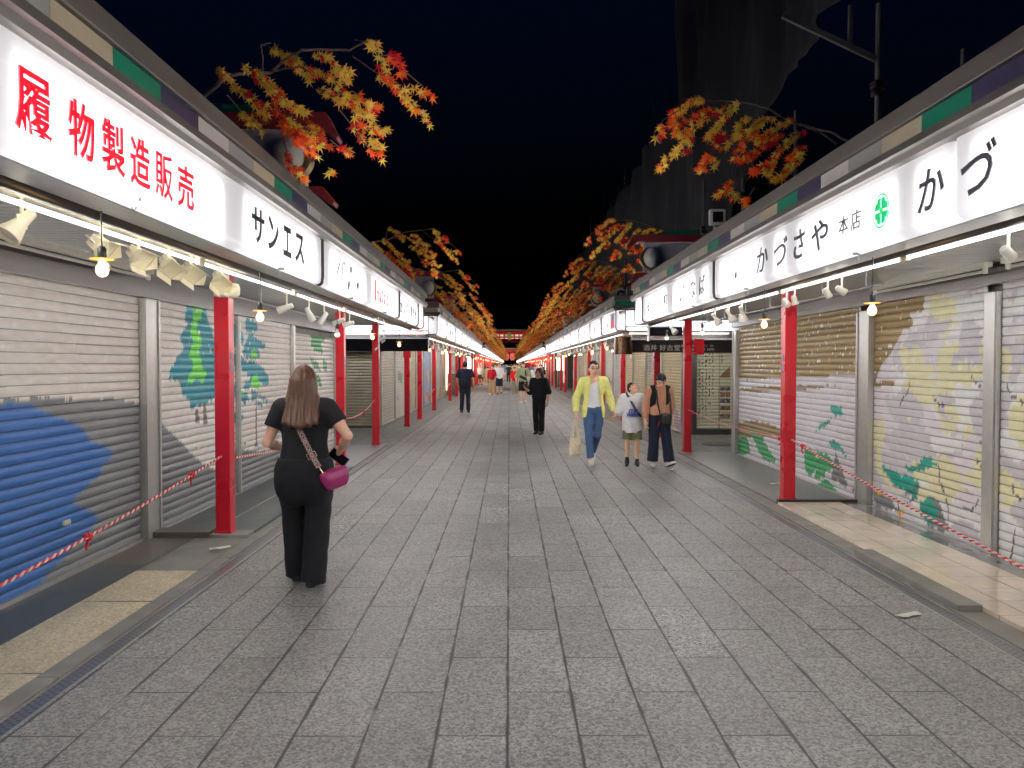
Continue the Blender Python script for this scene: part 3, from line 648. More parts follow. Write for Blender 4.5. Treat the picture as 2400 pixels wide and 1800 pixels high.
# Note: reading direction. On the left the text runs with +y, on the right it runs toward the camera (-y).
LT = lambda txt, u0, u1, v0, v1, m, off=.0, sh=0.: (txt, u0, u1, v0, v1, m, off, sh)
red = []
for ch, u, w in zip('履物製造販売', (2.86, 3.20, 3.46, 3.72, 3.98, 4.245), (.225, .20, .205, .20, .20, .215)):
    red.append(LT(ch, u, u + w, 2.525, 2.762, 'letter_red', .014 if ch == '履' else .008 if ch == '販' else .016))
blk = [LT(ch, u, u + w, 2.53, 2.78, 'letter_black', .024) for ch, u, w in zip('サンエス', (5.46, 5.83, 6.22, 6.56), (.28, .26, .22, .28))]
shop_sign(-1, 1.0, 7.5, [(1.1, 2.45), (2.86, 4.92), (5.32, 7.3)], 'long lit white sign with red kanji and black katakana, nearest on the left', red + blk)
def bani(mb, f, u0, u1, v0, v1):
    def blade(a, b, wd): 
        (x0, z0), (x1, z1) = a, b; n = 8; L_, R_ = [], []
        for i in range(n + 1):
            t = i / n; w = wd * math.sin(math.pi * min(1, max(0, t*.96 + .02))) ; L_.append((x0 + (x1-x0)*t - w, z0 + (z1-z0)*t)); R_.append((x0 + (x1-x0)*t + w, z0 + (z1-z0)*t))
        mb.prism(L_ + R_[::-1], f, .006)
    def peb(x, z, rx, rz, rot):
        pts = []
        for i in range(18):
            a = 2*math.pi*i/18; k = (abs(math.cos(a))**3 + abs(math.sin(a))**3) ** (-1/3); u, v = rx*k*math.cos(a), rz*k*math.sin(a)
            pts.append((x + u*math.cos(rot) - v*math.sin(rot), z + u*math.sin(rot) + v*math.cos(rot)))
        mb.prism(pts, f, .006)
    blade((8.34, 2.80), (8.10, 2.56), .022); blade((8.42, 2.79), (8.36, 2.51), .022); blade((8.50, 2.80), (8.47, 2.745), .012); blade((8.55, 2.79), (8.52, 2.735), .012)
    peb(8.86, 2.74, .05, .038, .3); peb(8.74, 2.555, .06, .042, .8); peb(9.26, 2.60, .06, .040, .3)
ina = [LT(ch, u, u + w, 2.525, t, 'letter_red', .004, .0) for ch, u, w, t in zip("Inaba's", (10.42, 10.62, 10.80, 10.98, 11.18, 11.37, 11.46), (.10, .13, .13, .13, .13, .05, .13), (2.80, 2.68, 2.68, 2.80, 2.68, 2.80, 2.68))]
ina[5] = LT("'", 11.36, 11.40, 2.70, 2.78, 'letter_red')
shop_sign(-1, 7.53, 12.74, [(7.82, 9.8), (10.2, 12.55)], 'lit white sign with grey katakana pebbles and a small red name, second on the left', [(bani, 0, 0, 0, 0, 'letter_grey', 0, 0)] + ina)
shop_sign(-1, 12.77, 15.38, [(12.95, 15.2)], 'lit white sign with narrow black characters, third on the left', [LT(ch, u, u + .24, 2.53, 2.74, 'letter_black', .006) for ch, u in zip('かんざし製作所', np.linspace(12.9, 14.85, 7))])
shop_sign(-1, 15.41, 16.36, [(15.55, 16.2)], 'short blank lit white sign at the far corner of the near left block', [])
# right side: text runs from far to near
def rtext(txt, spots, v0, v1, m, off=.0, sh=0.):
    out = []
    for ch, (a, b) in zip(txt, spots): out.append(LT(ch, a, b, v0, v1, m, off, sh))   # a>b: mirrored along -y so that it reads from the street
    return out
shop_sign(1, -1.5, 4.2, [(-1.3, 1.2), (1.6, 4.0)], 'nearest lit white sign on the right with large grey brush kana, cut by the frame', rtext('かづさや', ((3.96 + .54, 4.25),) if False else ((4.09, 3.80), (3.45, 3.15), (2.8, 2.5), (2.2, 1.9)), 2.53, 2.76, 'letter_grey', .012, .12)[:1] and rtext('づさや', ((4.10, 3.80), (3.45, 3.15), (2.8, 2.5)), 2.53, 2.78, 'letter_grey', .012, .12), trim=(1, 0))
def crest(mb, f, u0, u1, v0, v1):
    cu, cv, r = 4.975, 2.642, .112; n = 40
    ring = [(cu + r*math.cos(2*math.pi*i/n), cv + r*math.sin(2*math.pi*i/n)) for i in range(n)]; inn = [(cu + .885*r*math.cos(2*math.pi*i/n), cv + .885*r*math.sin(2*math.pi*i/n)) for i in range(n)]
    vs = [f(u, v, .006) for u, v in ring + inn]; mb.add(vs, [(i, (i+1) % n, n + (i+1) % n, n + i) for i in range(n)])
    for k in range(4):                       # four heart-shaped leaves of a wood-sorrel crest
        a0 = math.pi/4 + k*math.pi/2 + .0
        pts = []
        for i in range(25):
            t = i/24*2 - 1; sp = .70; a = a0 + t*sp; rad = r*.80*(1 - .16*math.exp(-(t/.16)**2)) * (1 - .10*abs(t)**4); pts.append((cu + rad*math.cos(a), cv + rad*math.sin(a)))
        ap = (cu + .13*r*math.cos(a0), cv + .13*r*math.sin(a0)); pts.append((ap[0] + .03*r*math.cos(a0 + 1.57), ap[1] + .03*r*math.sin(a0 + 1.57))); pts.append((ap[0] - .03*r*math.cos(a0 + 1.57), ap[1] - .03*r*math.sin(a0 + 1.57)))
        mb.prism(pts, f, .006)
        b0 = a0 + math.pi/4
        mb.prism([(cu + .13*r*math.cos(b0) + .06*r*math.cos(t), cv + .13*r*math.sin(b0) + .06*r*math.sin(t)) for t in np.linspace(0, 5.8, 8)], f, .006)
    mb.prism([(cu + .1*r*math.cos(t), cv + .1*r*math.sin(t)) for t in np.linspace(0, 5.8, 10)], f, .006)
kz = rtext('かづ', ((7.48, 7.16), (6.98, 6.66)), 2.53, 2.77, 'letter_grey', .008, .12) + rtext('さや', ((6.50, 6.26), (6.12, 5.80)), 2.53, 2.77, 'letter_grey', .014, .12) + rtext('本店', ((5.62, 5.46), (5.42, 5.26)), 2.585, 2.72, 'letter_grey', .006, .08)
big = rtext('か', ((4.53, 4.26),), 2.53, 2.77, 'letter_grey', .012, .12)
sml = rtext('東京浅草仲見世', [(8.42 - .1*i, 8.34 - .1*i) for i in range(7)], 2.66, 2.72, 'letter_pale') + rtext('一丁目', [(8.2 - .12*i, 8.11 - .12*i) for i in range(3)], 2.56, 2.63, 'letter_pale')
shop_sign(1, 4.2, 9.02, [(4.27, 4.55), (4.80, 6.40), (6.72, 6.98), (7.32, 8.8)], 'long lit white sign with brush kana and a round green leaf crest on the right', kz + big + sml + [(crest, 0, 0, 0, 0, 'letter_green', 0, 0)], trim=(0, 1))
shop_sign(1, 9.05, 13.86, [(9.3, 9.62), (9.98, 11.3), (11.75, 13.6)], 'lit white sign with thin brush kana and a bluish line, before the right corner', rtext('いなば', ((10.85, 10.55), (10.22, 9.95), (9.72, 9.45)), 2.53, 2.77, 'letter_grey', .006, .05) + rtext('藍えもや町', [(13.4 - .36*i, 13.14 - .36*i) for i in range(5)], 2.57, 2.72, 'letter_grey', .004))
shop_sign(1, 13.89, 14.72, [(14.0, 14.6)], 'short blank lit white sign at the far corner of the near right block', [])
NAMES = ['人形焼', '雷おこし', '扇子', 'きびだんご', '江戸玩具', 'せんべい', '和装小物', '手ぬぐい', 'あげまんじゅう', '提灯', '民芸品', 'かんざし']
def row_of_signs(s, y0, y1, step, far, seed):
    rs = random.Random(seed); y = y0; k = 0; side = 'left' if s < 0 else 'right'
    while y < y1 - 1:
        e = min(y1, y + step + (0 if far else rs.choice((-.5, 0, .4)))); 
        if y1 - e < 1: e = y1
        nm = NAMES[(k * 5 + seed) % len(NAMES)]; n = len(nm); w = min(.34, (e - y) * .7 / n); c = (y + e)/2; h = .2
        sp = [(c + (i - n/2)*w*1.1 + (w*.95 if s > 0 else 0), c + (i - n/2)*w*1.1 + (0 if s > 0 else w*.95)) for i in range(n)]
        if s > 0: sp = sp[::-1]
        lt = [LT(ch, a, b, 2.55, 2.75, 'letter_red' if rs.random() < .18 else 'letter_grey', .004) for ch, (a, b) in zip(nm, sp)]
        lab = 'lit white shop sign in the long %s row beyond the side alley' % side if not far else 'small lit shop sign in the distant %s row toward the temple gate' % side
        shop_sign(s, y + .015, e - .015, [(y + .25, e - .25)], lab, lt, group=lab.replace('sign', 'signs'), far=far); y = e; k += 1
row_of_signs(-1, 19.41, 51.4, 3.6, False, 1); row_of_signs(1, 17.31, 50.7, 3.3, False, 2)
row_of_signs(-1, 55.5, 152, 6.0, True, 3); row_of_signs(-1, 156, 256, 8.0, True, 4); row_of_signs(1, 54.5, 150, 6.0, True, 5); row_of_signs(1, 154, 256, 8.0, True, 6)
# corner panels facing the camera across the alleys
def stamp(mb, f, u0, u1, v0, v1):
    put_text(mb, '歩', f, u1, u0, v0, v1, .006, .01)
def ringmark(mb, f, u0, u1, v0, v1):
    cu, cv = (u0 + u1)/2, (v0 + v1)/2; ru, rv = abs(u1 - u0)/2, (v1 - v0)/2
    for k in (1.0, .78):
        n = 30
        vs = [f(cu + ru*k*q*math.cos(2*math.pi*i/n), cv + rv*k*q*math.sin(2*math.pi*i/n), .005) for q in (1, .9) for i in range(n)]
        mb.add(vs, [(i, (i+1) % n, n + (i+1) % n, n + i) for i in range(n)])
shop_sign(-1, 2.03, 4.6, [(2.08, 4.4)], 'lit corner sign facing the side alley on the left, with a round red seal', [(ringmark, 2.10, 2.40, 2.47, 2.76, 'letter_red', 0, 0), (stamp, 2.16, 2.34, 2.53, 2.70, 'letter_black', 0, 0)], ax='d', front=19.42)
def peak(mb, f, u0, u1, v0, v1): mb.prism([(u0, v0), (u1, v0), (u1 - (u1-u0)*.3, v1), (u0 + (u1-u0)*.42, v1 + .01)], f, .006)
shop_sign(1, 2.61, 5.2, [(2.66, 5.0)], 'lit corner sign facing the side alley on the right, mostly blank', [], ax='d', front=17.32)
t = empty('poster', (2.42, 17.9, 2.5), 0, 'small framed picture of a red peak on the curved corner of the right sign row', 'poster')
part(MB().box(2.385, 2.394, 17.5, 18.2, 2.48, 2.83), 'picture', mat('pale_blue_print', lin(176, 188, 206), .4, noise=.1), t)
part(MB().prism([(17.58, 2.49), (18.12, 2.49), (17.93, 2.70), (17.8, 2.71)], lambda u, v, w: (2.384 - w, u, v), .004), 'peak', M['letter_red'], t)
# ------------------------------------------------------------------ lights and fittings under the eaves
def shift(o, base): o.location = -Vector(base)
def tube_proto(length):
    t = empty('tube_light', (0, 0, 0))
    a, b = .035, length - .035
    MB().tube([(0, a, 0), (0, b, 0)], .0135, 8).build('tube', M['tube'], t, smooth=40)
    for y0, y1 in ((0, .034), (length - .034, length)): MB().box(-.017, .017, y0 + .004, y1 - .004, -.02, .05).build('end_cap', M['cream'], t, bevel=.003)
    MB().box(-.018, .018, .036, length - .036, .046, .058).build('batten', M['darkmetal'], t)
    return t
tp = tube_proto(2.37); first = [True]
def place_tube(s, y, label, group=None):
    global tp
    o = tp if first[0] else dup(tp)
    first[0] = False; o.location = (s*PRM[s]['Xt'], y, 2.376)
    for k in ('label', 'category', 'group'):
        if k in o: del o[k]
    return tag(o, label, 'tube light', group)
ORD = ['nearest', 'second', 'third', 'fourth', 'fifth', 'sixth', 'seventh']
for i, y in enumerate((3.12, 5.52, 7.92, 10.32, 12.72)): place_tube(-1, y, '%s long lit white tube light under the near left eaves' % ORD[i])
place_tube(-1, .72, 'lit tube light at the frame edge under the near left eaves')
for i, y in enumerate((2.87, 5.27, 7.67, 10.07)): place_tube(1, y, '%s long lit white tube light under the near right eaves' % ORD[i])
place_tube(1, .47, 'lit tube light at the frame edge under the near right eaves')
o = place_tube(1, 12.47, 'short lit tube light ending the row at the right alley corner'); o.scale = (1, .45, 1)
for s, y0, y1 in ((-1, 20.2, 51), (1, 18.2, 50)):
    y = y0
    while y < y1 - 2.3: place_tube(s, y, 'lit white tube light in the row beyond the %s alley' % ('left' if s < 0 else 'right'), 'tube lights beyond the %s alley' % ('left' if s < 0 else 'right')); y += 2.4
for s, y0, y1 in ((-1, 56, 151), (1, 55, 149), (-1, 157, 255), (1, 155, 255)):
    y = y0
    while y < y1 - 7:
        o = place_tube(s, y, 'tiny lit tube light in the distant %s row' % ('left' if s < 0 else 'right'), 'tube lights in the distant %s row' % ('left' if s < 0 else 'right')); o.scale = (1, 3.2, 1); y += 8

for x, y, l in ((-4.75, 19.86, 'lit tube light under the left corner sign, across the alley'), (2.75, 17.86, 'lit tube light under the right corner sign, across the alley')):
    o = place_tube(-1, 0, l); o.location = (x, y, 2.376); o.rotation_euler = (0, 0, -math.pi/2)
M['shade'] = mat('orange_shade', lin(240, 170, 70), .5, emit=(1, .5, .1), estr=.25)
def bulb_proto(kind):
    t = empty('bulb_pendant', (0, 0, 0))      # origin at the lamp's tip of cord (ceiling), bulb hangs .39 m below
    MB().tube([(0, 0, 0), (.004, .003, -.12), (-.003, 0, -.24), (0, 0, -.275)], .004, 6).build('cord', M['black'], t)
    s = MB().lathe([(0, -.272), (.012, -.274), (.02, -.285), (.021, -.325), (.017, -.332), (0, -.332)], n=12); s.build('socket', M['black'], t, smooth=50)
    if kind == 'warm':
        MB().lathe([(.015, -.331), (.054, -.334), (.055, -.338), (.015, -.337)], n=20).build('shade', M['shade'], t, smooth=40)
        z = -.338; pr = [(.013, z), (.014, z - .014), (.022, z - .026), (.030, z - .042), (.0305, z - .056), (.026, z - .072), (.015, z - .083), (0, z - .087)]
        MB().lathe(pr, n=16).build('bulb', M['bulb'], t, smooth=180)
    else:
        z = -.33; MB().lathe([(.0, z), (.013, z - .002), (.015, z - .02), (.027, z - .055), (.0, z - .055)], n=14).build('base', M['white'], t, smooth=50)
        z -= .055; MB().lathe([(.027, z), (.031, z - .012), (.026, z - .03), (.012, z - .041), (0, z - .043)], n=14).build('bulb', M['bulbw'], t, smooth=180)
    return t
bp = {'warm': bulb_proto('warm'), 'white': bulb_proto('white')}; bused = {'warm': 0, 'white': 0}
def place_bulb(kind, x, y, ztop, label, group=None):
    o = bp[kind] if not bused[kind] else dup(bp[kind]); bused[kind] = 1
    o.location = (x, y, ztop); o.rotation_euler = (0, 0, y * 7 % 6.28)
    for k in ('label', 'category', 'group'):
        if k in o: del o[k]
    return tag(o, label, 'light bulb', group)
for i, (y, zt, k) in enumerate(((3.80, 2.505, 'warm'), (6.19, 2.42, 'warm'), (8.97, 2.40, 'white'), (11.26, 2.44, 'warm'), (14.0, 2.40, 'warm'))):
    place_bulb(k, -2.0, y, zt, ['large warm glowing bulb hanging nearest on the left under a bracket', 'warm glowing bulb hanging just past the first left red column', 'bright white bulb hanging in front of the second left red column', 'warm bulb hanging beside the third left red column', 'warm bulb hanging in front of the dark blue awning'][i])
for i, (y, zt, k) in enumerate(((5.41, 2.42, 'warm'), (7.70, 2.44, 'warm'), (10.17, 2.47, 'white'), (12.47, 2.48, 'white'))):
    place_bulb(k, 2.55, y, zt, ['warm glowing bulb with orange disc nearest on the right', 'warm bulb hanging left of the first right red column', 'white bulb hanging beside the second right red column', 'small pale bulb hanging at the right alley corner'][i])
rb = random.Random(3)
for s, y0, y1, st in ((-1, 20.8, 51, 1.7), (1, 18.6, 50, 1.7), (-1, 56, 150, 3.2), (1, 55, 148, 3.2), (-1, 157, 250, 9), (1, 155, 250, 9)):
    y = y0; side = 'left' if s < 0 else 'right'
    while y < y1:
        lab = 'small warm bulb in the string under the %s eaves beyond the alley' % side if y < 53 else 'tiny warm bulb under the distant %s eaves' % side
        place_bulb('warm' if rb.random() < .85 else 'white', s*(PRM[s]['Xs'] + rb.uniform(.12, .5)), y, 2.42 + rb.uniform(-.03, .06), lab, lab.replace('bulb', 'bulbs')); y += st * rb.uniform(.8, 1.2)

def hook_proto():
    t = empty('hook_bracket', (0, 0, 0))
    MB().box(-.004, .004, -.045, .045, -.02, .06).build('plate', M['steel'], t, bevel=.002)
    MB().tube([(.005, -.02, .015), (.20, .03, -.005)], .011, 8).build('arm', M['steel'], t, smooth=40)
    MB().tube([(.15 + .012*math.cos(a) + .02, .02, -.04 + .022*math.sin(a)) for a in np.linspace(1.6, 6.0, 12)] , .003, 6).build('hook', M['alu'], t, smooth=60)
    return t
hp = hook_proto(); hu = [0]
def place_hook(x, y, z, s, label, group=None):
    o = hp if not hu[0] else dup(hp); hu[0] = 1; o.location = (x, y, z); o.rotation_euler = (0, 0, 0 if s < 0 else math.pi)
    for k in ('label', 'category', 'group'):
        if k in o: del o[k]
    return tag(o, label, 'bracket', group)
for i, (s, y) in enumerate(((-1, 3.80), (-1, 6.22), (-1, 8.97), (-1, 11.4), (-1, 13.9), (1, 5.41), (1, 7.9), (1, 10.2))):
    place_hook(s*(PRM[s]['Xs'] + .2), y, 2.475 if i == 0 else 2.43, s, ['steel hook bracket above the nearest left bulb', 'steel hook bracket under the katakana sign', 'steel hook bracket above the white left bulb', 'steel hook bracket under the small red name sign', 'steel hook bracket near the left alley corner', 'steel hook bracket above the nearest right bulb', 'steel hook bracket above the right bulb past the red column', 'steel hook bracket above the white right bulb'][i])

# ---- spotlights
def rotm(d):                              # matrix whose -z axis looks along d
    d = Vector(d).normalized(); return d.to_track_quat('-Z', 'Y').to_matrix().to_4x4()
M['lens'] = mat('lamp_lens', lin(150, 146, 136), .15)
def rotb(d):
    z = -Vector(d).normalized(); y = Vector((0, 1, 0)); y = (y - z*y.dot(z)).normalized(); x = y.cross(z); return Matrix((x, y, z)).transposed().to_4x4()
def spot_proto(kind, d):
    t = empty('spotlight', (0, 0, 0)); R4 = rotb(d) if kind == 'barn' else rotm(d)      # origin = joint of arm and head
    top = .2
    MB().tube([(0, 0, .018), (0, 0, .14)], .009, 8).build('stem', M['cream' if kind != 'small' else 'white'], t, smooth=40)
    MB().box(-.02, .02, -.045, .045, .14, .165).build('mount', M['cream' if kind != 'small' else 'white'], t, bevel=.004)
    mm = M['cream'] if kind in ('par', 'barn') else M['white']
    if kind == 'par':
        h = MB().lathe([(0, .075), (.02, .075), (.026, .07), (.028, .03), (.03, .0), (.036, -.02), (.058, -.085), (.062, -.10), (.057, -.10), (.05, -.075), (.03, -.03)], R4, 20); h.build('lamp_head', mm, t, smooth=35)
        MB().lathe([(0, -.088), (.03, -.09), (.052, -.086)], R4, 20).build('lens', M['lens'], t, smooth=60)
        MB().bar((0, -.033, .03), (0, -.033, -.03), .012, .006).bar((0, .033, .03), (0, .033, -.03), .012, .006).bar((0, -.036, .03), (0, .036, .03), .012, .006).build('yoke', mm, t)
    elif kind == 'cyl':
        MB().lathe([(0, .07), (.022, .068), (.028, .055), (.03, .0), (.034, -.01), (.04, -.08), (.041, -.10), (.036, -.10), (.033, -.07), (0, -.065)], R4, 18).build('lamp_head', mm, t, smooth=35)
        MB().bar((0, 0, .02), (0, 0, -.005), .025, .02).build('yoke', mm, t)
    elif kind == 'small':
        MB().lathe([(0, .055), (.018, .055), (.024, .048), (.025, -.01), (.03, -.014), (.031, -.035), (.026, -.036), (.02, -.03), (0, -.03)], R4, 16).build('lamp_head', mm, t, smooth=35)
        f = MB()
        for k in range(5): f.lathe([(.0255, -.012 + k*.011), (.029, -.011 + k*.011), (.029, -.008 + k*.011), (.0255, -.007 + k*.011)], R4, 16)
        f.build('cooling_fins', mm, t, smooth=35)
    elif kind == 'bell':
        MB().lathe([(0, .07), (.024, .07), (.028, .06), (.024, .045), (.022, .0), (.026, -.02), (.045, -.05), (.055, -.09), (.056, -.105), (.051, -.105), (.046, -.08), (.02, -.03)], R4, 18).build('lamp_head', mm, t, smooth=35)
        MB().lathe([(0, -.085), (.03, -.092), (.048, -.088)], R4, 16).build('lens', M['lens'], t, smooth=60)
    else:
        b = MB(); q = lambda x, y, z: R4 @ Vector((x, y, z))
        def fr(a, b_, z0, c, d_, z1): 
            vs = [q(x, y, z0) for x, y in ((-a,-b_),(a,-b_),(a,b_),(-a,b_))] + [q(x, y, z1) for x, y in ((-c,-d_),(c,-d_),(c,d_),(-c,d_))]
            b.add(vs, [(0,3,2,1),(4,5,6,7),(0,1,5,4),(1,2,6,5),(2,3,7,6),(3,0,4,7)])
        fr(.034, .05, .06, .04, .055, .0); fr(.04, .055, -.001, .062, .072, -.045)
        b.build('lamp_head', mm, t, bevel=.004)
        fl = MB()
        for sx in (-1, 1):
            vs = [q(sx*.062, -.072, -.046), q(sx*.062, .072, -.046), q(sx*.080, .075, -.095), q(sx*.080, -.075, -.095)]; vs += [v + R4.to_3x3() @ Vector((sx*.003, 0, 0)) for v in vs]
            fl.add(vs, [(0,1,2,3),(7,6,5,4),(0,4,5,1),(1,5,6,2),(2,6,7,3),(3,7,4,0)])
        for sy in (-1, 1):
            vs = [q(-.062, sy*.072, -.046), q(.062, sy*.072, -.046), q(.0, sy*.090, -.095)]; vs += [v + R4.to_3x3() @ Vector((0, sy*.003, 0)) for v in vs]
            fl.add(vs, [(0,1,2),(5,4,3),(0,3,4,1),(1,4,5,2),(2,5,3,0)])
        fl.build('barn_door', mm, t)
        MB().tube([q(0, -.058, .02), q(0, -.062, .075), q(0, .062, .075), q(0, .058, .02)], .006, 6).build('yoke', M['alu'], t)
    return t
def lab_spot(o, loc, label, group=None):
    o.location = loc
    for k in ('label', 'category', 'group'):
        if k in o: del o[k]
    return tag(o, label, 'spotlight', group)
lab_spot(spot_proto('par', (-.35, -.55, -.75)), (-2.34, 3.72, 2.335), 'big cream cone spotlight at the left edge, nearest of all')
bl = ['cream barn-door spotlight right behind the nearest bulb', 'cream barn-door spotlight with its side flap turned to the street', 'cream barn-door spotlight in the middle of the left cluster', 'cream barn-door spotlight just before the tube light joint', 'cream barn-door spotlight in front of the first left red column']
for i, (y, z, d) in enumerate(((4.48, 2.34, (.75, .1, -.65)), (4.93, 2.345, (.75, -.25, -.65)), (5.37, 2.345, (.5, -.45, -.75)), (5.74, 2.345, (.55, -.5, -.7)), (6.32, 2.345, (.4, -.5, -.75)))):
    lab_spot(spot_proto('barn', d), (-2.36, y, z), bl[i])
for i, (y, d) in enumerate(((8.08, (-.9, -.1, -.35)), (8.98, (.35, .3, -.8)), (9.7, (-.5, -.1, -.8)), (10.6, (-.85, 0, -.35)), (11.25, (-.9, .1, -.25)))):
    lab_spot(spot_proto('cyl', d), (-2.33, y, 2.25), '%s white cylinder spotlight past the first left column' % ORD[i].replace('nearest', 'first'))
for i, (y, z, d) in enumerate(((10.24, 2.27, (.55, .1, -.8)), (9.6, 2.28, (.45, -.2, -.8)), (9.08, 2.27, (.25, .2, -.9)), (12.98, 2.26, (.5, -.5, -.7)))):
    lab_spot(spot_proto('bell', d), (2.74, y, z), ['white bell spotlight, far one of three before the right bulb', 'white bell spotlight, middle one of three before the right bulb', 'white bell spotlight, near one of three before the right bulb', 'white bell spotlight alone at the right alley corner'][i])
for i, (y, d) in enumerate(((7.55, (.4, -.5, -.75)), (7.34, (.2, -.1, -.95)), (6.58, (.45, 0, -.8)), (6.30, (.8, -.1, -.5)), (4.2, (.8, .4, -.5)))):
    lab_spot(spot_proto('small', d), (2.72, y, 2.255), ['small white spotlight, left of the pair on the first right column', 'small white spotlight, right of the pair on the first right column', 'small white spotlight pointing down, left of the nearest right bulb', 'small white spotlight pointing sideways, left of the nearest right bulb', 'white ribbed spotlight at the right edge of the picture'][i])
proto_s = [spot_proto('bell', (-.4, .3, -.8)), spot_proto('bell', (.4, -.3, -.8))]
for s, y0, y1 in ((-1, 20.6, 50), (1, 18.8, 49)):
    side = 'left' if s < 0 else 'right'; y = y0; used = False; pr = proto_s[0 if s < 0 else 1]
    while y < y1:
        o = pr if not used else dup(pr); used = True
        lab_spot(o, (s*(PRM[s]['Xt'] + rb.uniform(.1, .3)), y, 2.25 + rb.uniform(-.02, .03)), 'small white spotlight in the row beyond the %s alley' % side, 'spotlights beyond the %s alley' % side)
        o.rotation_euler = (0, 0, rb.uniform(-.8, .8)); y += rb.uniform(.9, 1.9)
# tracks, unlit tube fittings, conduits, small boxes
for s, y0, y1, lab in ((-1, 3.0, 6.9, 'cream lighting track carrying the barn-door spotlights'), (1, 3.5, 8.0, 'white lighting track above the small right spotlights'), (1, 8.6, 13.4, 'white lighting track above the bell spotlights')):
    x = s*(2.36 if s < 0 else 2.73)
    tag(MB().box(x - .018, x + .018, y0, y1, 2.455, 2.49).build('lighting_track', M['cream'], bevel=.003), lab, 'lighting track')
tag(MB().box(-2.348, -2.312, 7.8, 11.6, 2.40, 2.43).build('lighting_track', M['white'], bevel=.003), 'white lighting track above the cylinder spotlights', 'lighting track')
for i, (s, y0, y1) in enumerate(((-1, 4.45, 6.9), (1, 4.4, 6.1), (1, 6.3, 8.3))):
    x = s*(PRM[s]['Xw'] - .2); t = empty('tube_fitting', (x, y0, 2.42), 0, ['unlit tube fitting on the soffit above the lake shutter', 'unlit tube fitting above the near blossom shutter', 'unlit tube fitting left of the near blossom shutter'][i], 'tube fitting')
    b = MB().box(-.035, .035, 0, y1 - y0, .03, .078); b.build('housing', M['white'], t, bevel=.004)
    MB().tube([(0, .06, 0), (0, y1 - y0 - .06, 0)], .013, 8).build('tube', mat('unlit_tube', lin(205, 205, 200), .3), t, smooth=40)
    for yy in (.03, y1 - y0 - .06): MB().box(-.015, .015, yy, yy + .03, -.02, .032).build('holder', M['white'], t, bevel=.002)
for i, (s, d, y0, y1, z) in enumerate(((-1, 2.62, 6.9, 11.0, 2.30), (1, 3.15, 6.5, 9.0, 2.33), (1, 3.05, 8.7, 12.4, 2.31))):
    q = MB().tube([(s*d, y0, z), (s*d, y1, z)], .010, 8)
    y = y0 + .3
    while y < y1: q.tube([(s*d, y, z), (s*d, y, 2.495)], .005, 6); y += .95
    tag(q.build('hanging_rail', M['steel'], smooth=40), ['thin steel hanging rail under the left soffit behind the cylinder spotlights', 'thin hanging rail behind the first right column', 'thin steel hanging rail behind the bell spotlights'][i], 'rail')
t = empty('speaker_box', (-2.5, 6.72, 2.36), 0, 'white wall speaker box and oval hood beside the first left column', 'speaker')
MB().box(-.05, .05, -.07, .05, -.12, .11).build('cabinet', M['white'], t, bevel=.01)
MB().lathe([(0, .05), (.045, .045), (.058, .01), (.055, -.05), (.03, -.075), (0, -.08)], Matrix.Translation((.06, .11, -.04)), 16).build('hood', M['cream'], t, smooth=60)
for i, (x, y, l) in enumerate(((-2.02, 11.9, .50), (-2.05, 12.55, .33), (-2.08, 12.75, .34), (-2.1, 13.0, .36))):
    q = MB().tube([(x, y, 2.42), (x, y, 2.42 - l)], .006, 6); q.tube([(x, y, 2.42 - l), (x - .03, y - .01, 2.40 - l), (x - .05, y - .015, 2.375 - l)], .014, 8)
    tag(q.build('hook_pole', M['alu'], smooth=40), ['long steel rod hanging beside the third left red column', 'first short steel rod hanging before the left alley', 'second short steel rod hanging before the left alley', 'third short steel rod hanging before the left alley'][i], 'rod')

# ---- awnings across the alley corners
M['navy'] = mat('navy_canvas', lin(22, 24, 36), .8, noise=.15, nscale=30, bump=.1, bscale=300)
M['brownsign'] = mat('brown_canvas', lin(66, 56, 52), .7, noise=.1, nscale=20, bump=.08, bscale=300)
t = empty('awning', (-3.2, 19.2, 2.0), 0, 'dark navy awning drooping over the left alley corner', 'awning')
part(MB().prism([(19.10, 1.99), (19.115, 1.985), (19.13, 2.0), (19.15, 2.27), (19.5, 2.36), (19.5, 2.38), (19.13, 2.30)], lambda u, v, w: (-4.35 + w, u, v), 2.33), 'canvas', M['navy'], t)
part(MB().tube([(-4.35, 19.13, 2.285), (-2.02, 19.13, 2.285)], .02, 8).box(-2.05, -2.02, 19.13, 19.6, 2.27, 2.31), 'front_bar', M['darkmetal'], t)
t = empty('awning', (3.8, 17.1, 1.95), 0, 'dark brown awning with white characters over the right alley corner', 'awning')
part(MB().prism([(17.04, 1.925), (17.055, 1.922), (17.07, 1.95), (17.09, 2.16), (17.25, 2.24), (17.25, 2.255), (17.07, 2.20)], lambda u, v, w: (2.72 + w, u, v), 2.6), 'canvas', M['brownsign'], t)
l = MB(); fz = lambda u, v, w: (u, 17.040 + (v - 1.925)*.125 - w, v)
for ch, a, b in (('酒', 2.97, 3.11), ('井', 3.13, 3.27), ('好', 3.33, 3.47), ('古', 3.49, 3.63), ('堂', 3.65, 3.79)): put_text(l, ch, fz, a, b, 1.965, 2.095, .004, .008)
for k, ch in enumerate('創業明治三年'): put_text(l, ch, fz, 3.78 + .13*k + .02, 3.88 + .13*k + .0, 2.045 if ch != '三' else 2.05, 2.095, .004, .004)
put_text(l, 'ESTABLISHED 1870', fz, 3.84, 4.54, 1.965, 2.015, .004, .006)
part(l, 'lettering', M['letter_white'], t)
t = empty('drum_sign', (2.52, 17.02, 1.9), 0, 'curved bronze drum panel at the end of the brown awning', 'sign')
